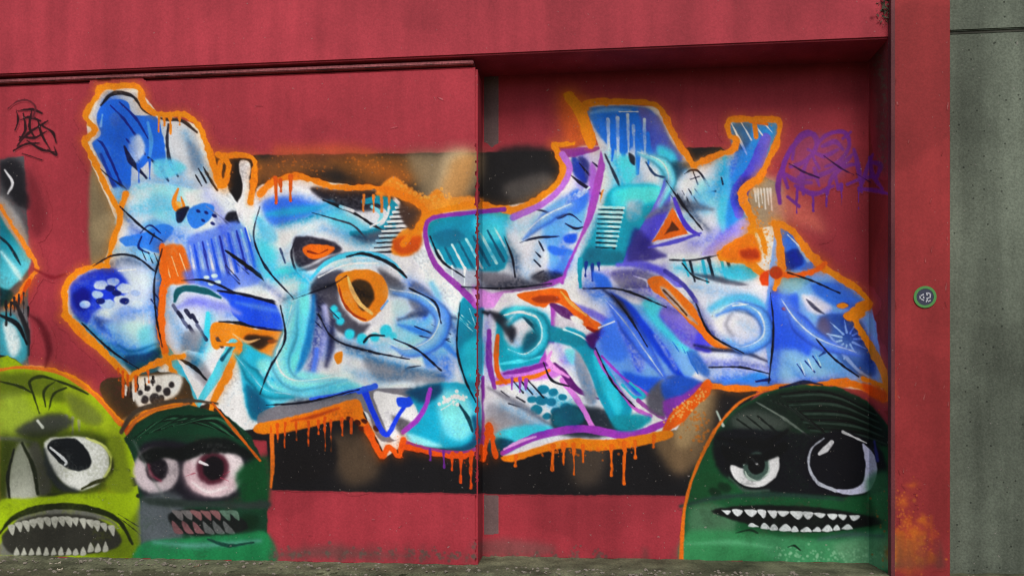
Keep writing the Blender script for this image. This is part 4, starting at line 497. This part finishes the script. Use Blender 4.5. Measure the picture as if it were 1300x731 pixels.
# ================================================================ stains
TH_('rust')
for _ in range(46):
    x = 1136 + abs(random.gauss(0, 26)) ; y = min(714, 716 - abs(random.gauss(0, 34))); r = random.uniform(2, 8) * (1 if y < 690 else 1.3)
    if x < 1203: E(x, y, r, r * random.uniform(.8, 1.5), (random.randint(168, 206), random.randint(84, 108), random.randint(26, 44)), r * 1.3, 'stain', random.uniform(.35, .8), wob=5)
spray('1140,640 1150,680 1160,710', 22, (196, 104, 40), 220, (.4, 1.5), 'stain', .6)
for x, y, l in [(1146, 660, 40), (1158, 690, 22), (1182, 655, 34), (1170, 700, 14)]: S('%d,%d %d,%d' % (x, y, x + 1, y + l), [4, 2], (178, 84, 34), 3, 'stain', op=.5)
TH_('damp')
F('1104,40 1128,60 1130,160 1122,220 1112,160 1108,90', (70, 54, 48), 9, 'stain', op=.55); spray('1112,60 1122,120 1120,200', 6, (96, 84, 70), 160, (.6, 1.8), 'stain', .6)
F('600,690 640,684 700,692 690,704 620,704', (100, 84, 78), 8, 'stain', op=.5); F('360,700 420,692 470,700 520,706 360,708', (96, 76, 70), 8, 'stain', op=.6); spray('350,704 480,702 600,706 760,706', 6, (96, 82, 74), 260, (.8, 2.4), 'stain', .6)

# grime splashed up from the ground, runs under the lintel, scuffs
for i in range(60):
    x = random.uniform(345, 870); y0 = 699 + (x - 345) * .022; S('%f,%f %f,%f' % (x, y0 + 6, x + random.uniform(-3, 3), y0 - random.uniform(2, 16)), [random.uniform(6, 16), 2], (96, 58, 56), 7, 'grime', op=random.uniform(.12, .32))
for _ in range(26):
    x, y = random.uniform(60, 1100), random.choice([random.uniform(100, 185), random.uniform(635, 700)])
    if LAB[int(y), int(x)] == 0: S('%f,%f %f,%f' % (x, y, x + random.uniform(-9, 9), y + random.uniform(-5, 5)), [.6, 1.6, .6], random.choice([(196, 130, 132), (110, 44, 50), (186, 150, 146)]), 1.2, 'scuff', op=.7)
F('1000,640 1130,640 1130,660', (0, 0, 0), 1, op=0)

for _ in range(22):
    x, y = random.choice([random.uniform(1136, 1141), random.uniform(1198, 1204), random.uniform(1140, 1200)]), random.uniform(90, 640)
    if abs(x - 1174) > 18 or abs(y - 377) > 20: S('%f,%f %f,%f' % (x, y, x + random.uniform(-2, 2), y + random.uniform(2, 9)), [.8, 2.2, .8], random.choice([(176, 120, 116), (96, 34, 36), (150, 100, 96)]), 1.3, 'pillar_scuff', op=.75)
for _ in range(14): x = random.uniform(1138, 1202); S('%f,%f %f,%f' % (x, 716, x, 700 - random.uniform(0, 20)), [9, 2], (92, 60, 50), 6, 'grime', op=.25)
# ================================================================ tonal grain of sprayed paint
IMG *= (1 + np.clip(COV * 1.5 - .2, 0, 1) * (.07 * N4 + .05 * N2 + .03 * N1 + .035 * N3))[..., None]
ids_ = [i for i, k in enumerate(REG) if k and k[0] in ('mural', 'edge_piece', 'tag_purple')]
wm = (np.isin(LAB, ids_) * np.clip(COV * 1.6 - .5, 0, 1))[..., None]
gy = IMG @ np.array((.3, .59, .11), np.float32); cool = np.clip((IMG[..., 2] - IMG[..., 0]) / 40., 0, 1)[..., None]; vv = gy[..., None] + (IMG - gy[..., None]) * (1.03 + .19 * cool)
vv = 128 + (vv - 128) * 1.14 + 2
IMG = IMG * (1 - wm) + np.clip(vv, 8, 242) * wm
# chipped paint along the corner of the flush panel and at the edge of the recess
jj_ = np.arange(W + 1)[None, :]; LAB[(np.abs(jj_ - 605.5) < 1.2 + 5 * np.clip(N1 + N3 * .8, 0, 1)) & (LAB > 0)] = 0
IMG = np.clip(IMG, 4, 250) / 255.
LIN = np.where(IMG <= .04045, IMG / 12.92, ((IMG + .055) / 1.055) ** 2.4) / KEXP
redlin = RED / 255.; redlin = ((redlin + .055) / 1.055) ** 2.4 / KEXP

# ---------------------------------------------------------------- materials (procedural)
def nd(nt, t, **k):
    n = nt.nodes.new(t)
    for a, b in k.items(): setattr(n, a, b)
    return n
def wall_mat(name, base=None, attr=False, rough=.7, stain=.24, grain=.10, bump=.25, stain_col=None, spec=.16, pits=False):
    m = bpy.data.materials.new(name); m.use_nodes = True; nt = m.node_tree; L = nt.links
    b = nt.nodes['Principled BSDF']; b.inputs['Roughness'].default_value = rough; b.inputs['Specular IOR Level'].default_value = spec
    geo = nd(nt, 'ShaderNodeNewGeometry')
    if attr:
        src = nd(nt, 'ShaderNodeAttribute'); src.attribute_name = 'Col'; c = src.outputs['Color']
    else:
        src = nd(nt, 'ShaderNodeRGB'); src.outputs[0].default_value = (*base, 1); c = src.outputs[0]
    n1 = nd(nt, 'ShaderNodeTexNoise'); n1.inputs['Scale'].default_value = 1.1; n1.inputs['Detail'].default_value = 7; n1.inputs['Roughness'].default_value = .62
    n2 = nd(nt, 'ShaderNodeTexNoise'); n2.inputs['Scale'].default_value = 60; n2.inputs['Detail'].default_value = 5
    st = nd(nt, 'ShaderNodeMapping'); st.inputs['Scale'].default_value = (5.5, 5.5, .55)
    n3 = nd(nt, 'ShaderNodeTexNoise'); n3.inputs['Scale'].default_value = 1; n3.inputs['Detail'].default_value = 6
    L.new(geo.outputs['Position'], n1.inputs['Vector']); L.new(geo.outputs['Position'], n2.inputs['Vector'])
    L.new(geo.outputs['Position'], st.inputs['Vector']); L.new(st.outputs[0], n3.inputs['Vector'])
    def mr(s, a, bb, lo=.3, hi=.7):
        r = nd(nt, 'ShaderNodeMapRange'); r.inputs[1].default_value = lo; r.inputs[2].default_value = hi; r.inputs[3].default_value = a; r.inputs[4].default_value = bb
        L.new(s, r.inputs[0]); return r.outputs[0]
    def mul(x, y):
        q = nd(nt, 'ShaderNodeMath', operation='MULTIPLY'); L.new(x, q.inputs[0]); L.new(y, q.inputs[1]); return q.outputs[0]
    f = mul(mul(mr(n1.outputs[0], 1 - stain, 1 + stain * .6), mr(n2.outputs[0], 1 - grain, 1 + grain)), mr(n3.outputs[0], 1 - stain * .7, 1 + stain * .5))
    v = nd(nt, 'ShaderNodeVectorMath', operation='SCALE'); L.new(c, v.inputs[0]); L.new(f, v.inputs['Scale'])
    out = v.outputs[0]
    n4 = nd(nt, 'ShaderNodeTexNoise'); n4.inputs['Scale'].default_value = .8; n4.inputs['Detail'].default_value = 2; n4.inputs['Distortion'].default_value = .1; L.new(geo.outputs['Position'], n4.inputs['Vector'])
    vs_ = nd(nt, 'ShaderNodeVectorMath', operation='SCALE'); L.new(out, vs_.inputs[0]); L.new(mr(n4.outputs[0], 1.06, .92, .50, .53), vs_.inputs['Scale']); out = vs_.outputs[0]
    if pits:
        vp = nd(nt, 'ShaderNodeTexVoronoi'); vp.inputs['Scale'].default_value = 14; L.new(geo.outputs['Position'], vp.inputs['Vector'])
        vq = nd(nt, 'ShaderNodeVectorMath', operation='SCALE'); L.new(out, vq.inputs[0]); L.new(mr(vp.outputs['Distance'], .35, 1, .08, .13), vq.inputs['Scale']); out = vq.outputs[0]
    # small chips and dust specks
    vo = nd(nt, 'ShaderNodeTexNoise'); vo.inputs['Scale'].default_value = 38; vo.inputs['Detail'].default_value = 3; L.new(geo.outputs['Position'], vo.inputs['Vector'])
    mx = nd(nt, 'ShaderNodeMix', data_type='RGBA'); L.new(mr(vo.outputs[0], 0, .5, .70, .76), mx.inputs[0]); L.new(out, mx.inputs[6]); mx.inputs[7].default_value = (*(stain_col or (.30, .27, .25)), 1)
    L.new(mx.outputs[2], b.inputs['Base Color'])
    bp = nd(nt, 'ShaderNodeBump'); bp.inputs['Strength'].default_value = bump; bp.inputs['Distance'].default_value = .004
    L.new(n2.outputs[0], bp.inputs['Height']); L.new(bp.outputs[0], b.inputs['Normal'])
    return m
M_PAINT = wall_mat('spray_paint', attr=True)
M_RED = wall_mat('red_wall_paint', base=tuple(redlin))
M_BEAM = wall_mat('red_beam_paint', base=tuple(redlin * np.array((1.10, 1.20, 1.18))), stain=.26)
M_PIL = wall_mat('red_pillar_paint', base=tuple(((PILC / 255. + .055) / 1.055) ** 2.4 / KEXP), stain=.26)
M_CONC = wall_mat('grey_concrete', base=tuple(((CONC / 255. + .055) / 1.055) ** 2.4 / KEXP), stain=.42, grain=.22, pits=True, rough=.85, bump=.6)
M_LEDGE = wall_mat('worn_ledge', base=(.33, .10, .11), stain=.35, grain=.3, rough=.8)
M_BEAD = wall_mat('galvanised_strip', base=(.13, .032, .038), stain=.5, rough=.5)
M_JOINT = wall_mat('grey_filler', base=(.13, .085, .085), stain=.4, rough=.8)
M_SEAL = wall_mat('dark_sealant', base=(.03, .02, .02), stain=.4, rough=.7)
M_GROUND = wall_mat('worn_pavement', base=(.080, .082, .048), stain=.6, grain=.4, rough=.9, bump=1., stain_col=(.07, .08, .03))
M_APRON = wall_mat('mossy_concrete', base=(.098, .104, .062), stain=.65, grain=.35, rough=.9, bump=1., stain_col=(.10, .12, .03))
def plain(name, col, rough=.6):
    m = bpy.data.materials.new(name); m.use_nodes = True; nt = m.node_tree; b = nt.nodes['Principled BSDF']; b.inputs['Roughness'].default_value = rough
    n = nd(nt, 'ShaderNodeTexNoise'); n.inputs['Scale'].default_value = 25; n.inputs['Detail'].default_value = 5
    r = nd(nt, 'ShaderNodeMix', data_type='RGBA'); nt.links.new(n.outputs[0], r.inputs[0]); r.inputs[6].default_value = (*[c * .6 for c in col], 1); r.inputs[7].default_value = (*[c * 1.35 for c in col], 1)
    nt.links.new(r.outputs[2], b.inputs['Base Color']); return m

# ---------------------------------------------------------------- objects
import bmesh
def link(name, me, parent=None):
    o = bpy.data.objects.new(name, me); COL.objects.link(o)
    if parent: o.parent = parent
    return o
def boxes(name, bs, mat, parent=None, bevel=.008, cuts=0):
    bm = bmesh.new()
    for (x0, x1, y0, y1, z0, z1) in bs:
        r = bmesh.ops.create_cube(bm, size=1)
        for v in r['verts']: v.co = ((x0 + x1) / 2 + v.co.x * (x1 - x0), (y0 + y1) / 2 + v.co.y * (y1 - y0), (z0 + z1) / 2 + v.co.z * (z1 - z0))
    if bevel: bmesh.ops.bevel(bm, geom=bm.edges[:], offset=bevel, segments=2, affect='EDGES')
    me = bpy.data.meshes.new(name); bm.to_mesh(me); bm.free(); me.materials.append(mat)
    return link(name, me, parent)
def thing(name, label, cat, group=None):
    o = bpy.data.objects.new(name, None); COL.objects.link(o); o.empty_display_size = .2
    o['label'] = label; o['category'] = cat
    if group: o['group'] = group
    return o
XL, XR, ZT = -14., 9., 6.4
fac = thing('red_wall', 'red painted concrete wall with a beam above and a shaded recess, covered in graffiti', 'wall')
boxes('lintel_beam', [(XL, X_PIL + .03, D_BEAM, D + .7, Z_BEAM, ZT)], M_BEAM, fac, .012)
boxes('front_panel', [(XL, X_STEP, D, D + .65, -.2, Z_BEAM - .062)], M_RED, fac, .02)
boxes('ledge_strip', [(XL, X_STEP - .03, D - .016, D + .6, Z_BEAM - .048, Z_BEAM - .018)], M_LEDGE, fac, .006)
lw = []; x = -5.2
while x < X_STEP - .4:
    l = random.uniform(.05, .28); lw.append((x, x + l, D - .0175, D - .01, Z_BEAM - .0495, Z_BEAM - .0472)); x += l + random.uniform(.15, .9)
boxes('ledge_crack', lw, M_SEAL, fac, 0)
boxes('recess_panel', [(X_STEP - .02, X_PIL + .05, D_REC, D + .66, -.2, Z_BEAM + .02)], M_RED, fac, 0)
boxes('joint_strip', [(X_STEP + .012, X_STEP + .135, D_REC - .001, D_REC + .02, -.1, Z_BEAM - .002)], M_JOINT, fac, 0)
boxes('pillar', [(X_PIL, X_PIL2, D_PIL, D + .72, -.2, ZT)], M_PIL, fac, .012)
boxes('corner_bead', [(X_PIL - .007, X_PIL + .022, D_PIL - .006, D_PIL + .05, -.1, ZT - .02)], M_BEAD, fac, .002)
con = thing('concrete_wall', 'bare grey concrete wall panels right of the red pillar', 'wall')
zj = float(hit(1240, 40, D_CON)[1])
boxes('panel', [(X_PIL2 + .035, XR, D_CON, D + .6, -.2, zj - .012)], M_CONC, con, .008)
boxes('panel', [(X_PIL2 + .035, XR, D_CON - .01, D + .6, zj + .006, ZT)], M_CONC, con, .008)
M_CJ = wall_mat('joint_mortar', base=(.06, .063, .05), stain=.4, rough=.85)
boxes('joint', [(X_PIL2 + .036, XR, D_CON + .004, D + .59, zj - .012, zj + .012)], M_CJ, con, 0)
boxes('edge_strip', [(X_PIL2 + .002, X_PIL2 + .034, D_CON - .012, D + .55, -.1, ZT - .02)], M_BEAD, con, .003)

gm = bpy.data.meshes.new('ground'); gm.from_pydata([(-60, -60, -.085), (60, -60, -.085), (60, 8, -.085), (-60, 8, -.085)], [], [(0, 1, 2, 3)]); gm.materials.append(M_GROUND)
g = link('ground', gm); g['kind'] = 'structure'
# uneven concrete footing along the wall
def footing():
    bm = bmesh.new(); n = 420; rows = []
    prof = [(-.30, -.09), (-.285, -.066), (-.24, -.058), (-.10, -.054), (.0, -.050), (.34, -.048)]
    rr = random.Random(3)
    for i in range(n + 1):
        x = XL + (XR - XL) * i / n
        rows.append([bm.verts.new((x, D + py + (rr.uniform(-.018, .018) if k < 3 else 0), pz + (rr.uniform(-.006, .006) if 0 < k else -.01))) for k, (py, pz) in enumerate(prof)])
    for i in range(n):
        for k in range(len(prof) - 1): bm.faces.new((rows[i][k], rows[i + 1][k], rows[i + 1][k + 1], rows[i][k + 1]))
    me = bpy.data.meshes.new('pavement'); bm.to_mesh(me); bm.free(); me.materials.append(M_APRON); return me
o = link('pavement', footing()); o['kind'] = 'structure'

# ---------------------------------------------------------------- the paint as meshes on the wall faces
py, px = np.mgrid[0:H + 1, 0:W + 1].astype(np.float32)
rx, ry, rz = ray(px, py)
t = np.where(px < 606, D / ry, np.where(px > 1207, D_CON / ry, np.where(px >= 1132, D_PIL / ry, D_REC / ry)))
mid = (px >= 606) & (px < 760); t = np.where(mid, np.minimum(t, X_STEP / np.where(rx < -1e-4, rx, -1e-4)), t)
t = np.where((px > 1060) & (px < 1132), np.minimum(t, X_PIL / np.maximum(rx, 1e-3)), t)
t = t * (1 - .0004)
VX, VY, VZ = rx * t, ry * t, rz * t + EYE
LAB[VZ < -.046] = 0
LAB[(px > 1131) & (px < 1135)] = 0
CELL = LAB[:H, :W]
def sheet(name, ids, parent):
    m = np.isin(CELL, ids); ii, jj = np.nonzero(m)
    q = np.stack([ii * (W + 1) + jj, (ii + 1) * (W + 1) + jj, (ii + 1) * (W + 1) + jj + 1, ii * (W + 1) + jj + 1], 1).ravel()
    u, inv = np.unique(q, return_inverse=True)
    me = bpy.data.meshes.new(name); n = len(ii)
    me.vertices.add(len(u)); me.vertices.foreach_set('co', np.stack([VX.ravel()[u], VY.ravel()[u], VZ.ravel()[u]], 1).astype(np.float32).ravel())
    me.loops.add(4 * n); me.loops.foreach_set('vertex_index', inv.astype(np.int32))
    me.polygons.add(n); me.polygons.foreach_set('loop_start', np.arange(0, 4 * n, 4, dtype=np.int32)); me.polygons.foreach_set('loop_total', np.full(n, 4, np.int32))
    a = me.color_attributes.new('Col', 'FLOAT_COLOR', 'POINT')
    c = np.ones((len(u), 4), np.float32); c[:, :3] = LIN.reshape(-1, 3)[u]; a.data.foreach_set('color', c.ravel())
    me.update(); me.validate(); me.materials.append(M_PAINT)
    return link(name, me, parent)
cnt = np.bincount(CELL.ravel(), minlength=len(REG))
for key, (name, label, cat, group) in THINGS.items():
    ks = [(i, k) for i, k in enumerate(REG) if k and k[0] == key and cnt[i] > 0]
    if not ks: continue
    parts = {}
    for i, (_, p, s) in ks: parts.setdefault(p, {}).setdefault(s, []).append(i)
    # tiny scraps join the biggest part
    big = max(parts, key=lambda p: sum(cnt[i] for l in parts[p].values() for i in l))
    for p in list(parts):
        if p != big and sum(cnt[i] for l in parts[p].values() for i in l) < 24:
            parts[big].setdefault(None, []).extend(i for l in parts.pop(p).values() for i in l)
    root = thing(name, label, cat, group)
    sel = np.isin(CELL, [i for i, _ in ks]); ii, jj = np.nonzero(sel); root.location = (float(VX[ii, jj].mean()), float(VY[ii, jj].mean()), float(VZ[ii, jj].min()))
    bpy.context.view_layer.update(); inv = root.matrix_world.inverted()
    for p, subs in parts.items():
        body = list(subs.pop(None, []))
        for s in list(subs):
            if sum(cnt[i] for i in subs[s]) < 10 and (body or len(subs) > 1): 
                tgt = body; tgt.extend(subs.pop(s))
        if not body: k0 = next(iter(subs)); body = subs.pop(k0)
        po = sheet(p.split('#')[0], body, root); po.matrix_parent_inverse = inv
        for s, l in subs.items(): sheet(s.split('#')[0], l, po)

# ---------------------------------------------------------------- small things
def disc(name, r0, r1, y, mat, parent, n=40):
    bm = bmesh.new(); a = [2 * math.pi * i / n for i in range(n)]
    o1 = [bm.verts.new((r1 * math.cos(t_), y, r1 * math.sin(t_))) for t_ in a]; ob = [bm.verts.new((r1 * math.cos(t_), .0, r1 * math.sin(t_))) for t_ in a]
    if r0 > 0:
        i1 = [bm.verts.new((r0 * math.cos(t_), y, r0 * math.sin(t_))) for t_ in a]
        for i in range(n): bm.faces.new((o1[i], o1[(i + 1) % n], i1[(i + 1) % n], i1[i]))
    else: bm.faces.new(o1)
    for i in range(n): bm.faces.new((o1[i], ob[i], ob[(i + 1) % n], o1[(i + 1) % n]))
    bmesh.ops.recalc_face_normals(bm, faces=bm.faces[:])
    me = bpy.data.meshes.new(name); bm.to_mesh(me); bm.free(); me.materials.append(mat); return link(name, me, parent)
sx, sz = hit(1174, 377, D_PIL); pxm = D_PIL / FOC / 1.03
stk = thing('round_sticker', 'small round green-rimmed sticker with black marks on the red pillar', 'sticker'); stk.location = (float(sx), D_PIL - .001, float(sz))
M_MARK = plain('white_ink', (.45, .46, .52), .5)
disc('rim', 10.4 * pxm, 13.6 * pxm, -.006, plain('green_rim', (.06, .24, .05), .45), stk)
disc('face', 0, 10.6 * pxm, -.0045, plain('dark_face', (.022, .026, .06), .45), stk)
bm = bmesh.new()
for x0, z0, w_, h_, an in [(-4, 2.2, 5.5, 1.5, .5), (-6, -.5, 1.5, 4.5, .1), (-3.6, -3.2, 5, 1.5, -.5), (-1.8, -.6, 1.4, 3, .2), (2, 3.6, 1.5, 4, .3), (4.6, 4.4, 4, 1.5, -.4), (6, 1.2, 1.5, 5, -.1), (3.6, -1.4, 4.5, 1.5, .3), (2, -4.6, 1.5, 4, -.4), (5, -5, 3.4, 1.4, .5)]:
    r = bmesh.ops.create_cube(bm, size=1); ca, sa = math.cos(an), math.sin(an)
    for v in r['verts']:
        a_, b_ = v.co.x * w_, v.co.z * h_; v.co = ((x0 + a_ * ca - b_ * sa) * pxm, -.0052 + v.co.y * .0024, (z0 + a_ * sa + b_ * ca) * pxm)
me = bpy.data.meshes.new('lettering'); bm.to_mesh(me); bm.free(); me.materials.append(M_MARK); link('lettering', me, stk)

def leaf_mesh(l, w, seed):
    r = random.Random(seed); bm = bmesh.new(); rows = []
    for i in range(7):
        u = i / 6; ww = w * math.sin(math.pi * min(1, u * .92 + .06)) ** .8
        rows.append([bm.verts.new((l * (u - .5), s * ww * .5, .006 + .016 * abs(s) * r.uniform(.6, 1.2) + .014 * (u - .4) ** 2 * 4)) for s in (-1, -.5, 0, .5, 1)])
    for i in range(6):
        for k in range(4): bm.faces.new((rows[i][k], rows[i + 1][k], rows[i + 1][k + 1], rows[i][k + 1]))
    me = bpy.data.meshes.new('dry_leaf'); bm.to_mesh(me); bm.free(); return me
def ground_at(px_, py_, z=-.08):
    rx_, ry_, rz_ = ray(px_, py_); t_ = (z - EYE) / rz_; return float(rx_ * t_), float(ry_ * t_)
M_LEAF = [plain('pale_dry_leaf', (.52, .46, .36)), plain('brown_leaf', (.20, .13, .07))]
for i, (px_, py_, l, mi, rz_, lab) in enumerate([(70, 719, .085, 0, .3, 'larger pale dry leaf on the ground at the foot of the lime green face'), (76, 726, .06, 0, -.2, 'smaller pale dry leaf just in front of the larger pale leaf'), (250, 722, .05, 1, 1.1, 'brown dry leaf on the ground below the left green face'), (470, 727, .06, 1, .2, 'brown dry leaf on the ground below the two big black eyes')]):
    me = leaf_mesh(l, l * .42, i); me.materials.append(M_LEAF[mi]); o = link('dry_leaf', me); x_, y_ = ground_at(px_, py_); o.location = (x_, y_, -.078); o.rotation_euler = (0, 0, rz_)
    o['label'] = lab; o['category'] = 'leaf'; o['group'] = 'dry leaves on the ground'
# loose grit on the ground
bm = bmesh.new(); rr = random.Random(8)
for _ in range(900):
    x_, y_ = rr.uniform(-5.2, 3.4), D - .03 - abs(rr.gauss(0, .35)); s_ = rr.choice([.004, .007, .010, .016])
    r = bmesh.ops.create_icosphere(bm, subdivisions=1, radius=s_)
    zz = -.052 if y_ > D - .26 else -.083
    for v in r['verts']: v.co = (x_ + v.co.x * rr.uniform(.7, 1.4), y_ + v.co.y * rr.uniform(.7, 1.3), zz + v.co.z * .7)
me = bpy.data.meshes.new('gravel'); bm.to_mesh(me); bm.free(); me.materials.append(plain('grit', (.17, .15, .12), .9)); o = link('gravel', me); o['kind'] = 'stuff'
# moss / cobweb tuft in the corner between beam and pillar
mx_, mz_ = hit(1128, 14, D_BEAM); bm = bmesh.new(); rr = random.Random(5)
for _ in range(150):
    c = (float(mx_) + rr.gauss(-.01, .035), D_BEAM - abs(rr.gauss(0, .014)), float(mz_) + rr.gauss(0, .055)); s_ = rr.uniform(.006, .016)
    vs = [bm.verts.new((c[0] + rr.gauss(0, s_), c[1] + rr.gauss(0, s_ * .4) - .003, c[2] + rr.gauss(0, s_))) for _ in range(3)]; bm.faces.new(vs)
me = bpy.data.meshes.new('moss_clump'); bm.to_mesh(me); bm.free(); me.materials.append(plain('dark_moss', (.05, .045, .025), .9))
o = link('moss_clump', me); o['label'] = 'dark moss clump in the top corner where the beam meets the pillar'; o['category'] = 'moss'

# ---------------------------------------------------------------- camera, sky, sun
cd = bpy.data.cameras.new('camera'); cam = bpy.data.objects.new('camera', cd); COL.objects.link(cam); sc.camera = cam
cam.location = (0, 0, EYE); cam.rotation_euler = (math.radians(90), 0, TH)
cd.sensor_fit = 'HORIZONTAL'; cd.sensor_width = 36; cd.lens = 36 * FOC / W; cd.shift_y = (HY - H / 2) / W; cd.clip_end = 500; cd.clip_start = .05
w = bpy.data.worlds.new('World'); sc.world = w; w.use_nodes = True; nt = w.node_tree
sky = nt.nodes.new('ShaderNodeTexSky'); sky.sky_type = 'NISHITA'; sky.sun_disc = False
EL, AZ = math.radians(52), math.radians(-10)
sky.sun_elevation = EL; sky.sun_rotation = math.pi + AZ; sky.dust_density = 4; sky.air_density = 1.2
bg = nt.nodes['Background']; nt.links.new(sky.outputs[0], bg.inputs[0]); bg.inputs[1].default_value = .1
ld = bpy.data.lights.new('sun', 'SUN'); ld.energy = 1.5; ld.angle = math.radians(28); ld.color = (1, .97, .93)
so = bpy.data.objects.new('sun', ld); COL.objects.link(so); so.rotation_euler = (math.pi / 2 - EL, 0, -AZ)
vs = sc.view_settings; vs.view_transform = 'Standard'; vs.look = 'None'; vs.exposure = EXPO; vs.gamma = 1; vs.use_curve_mapping = False

sc.cycles.filter_width = 1.15
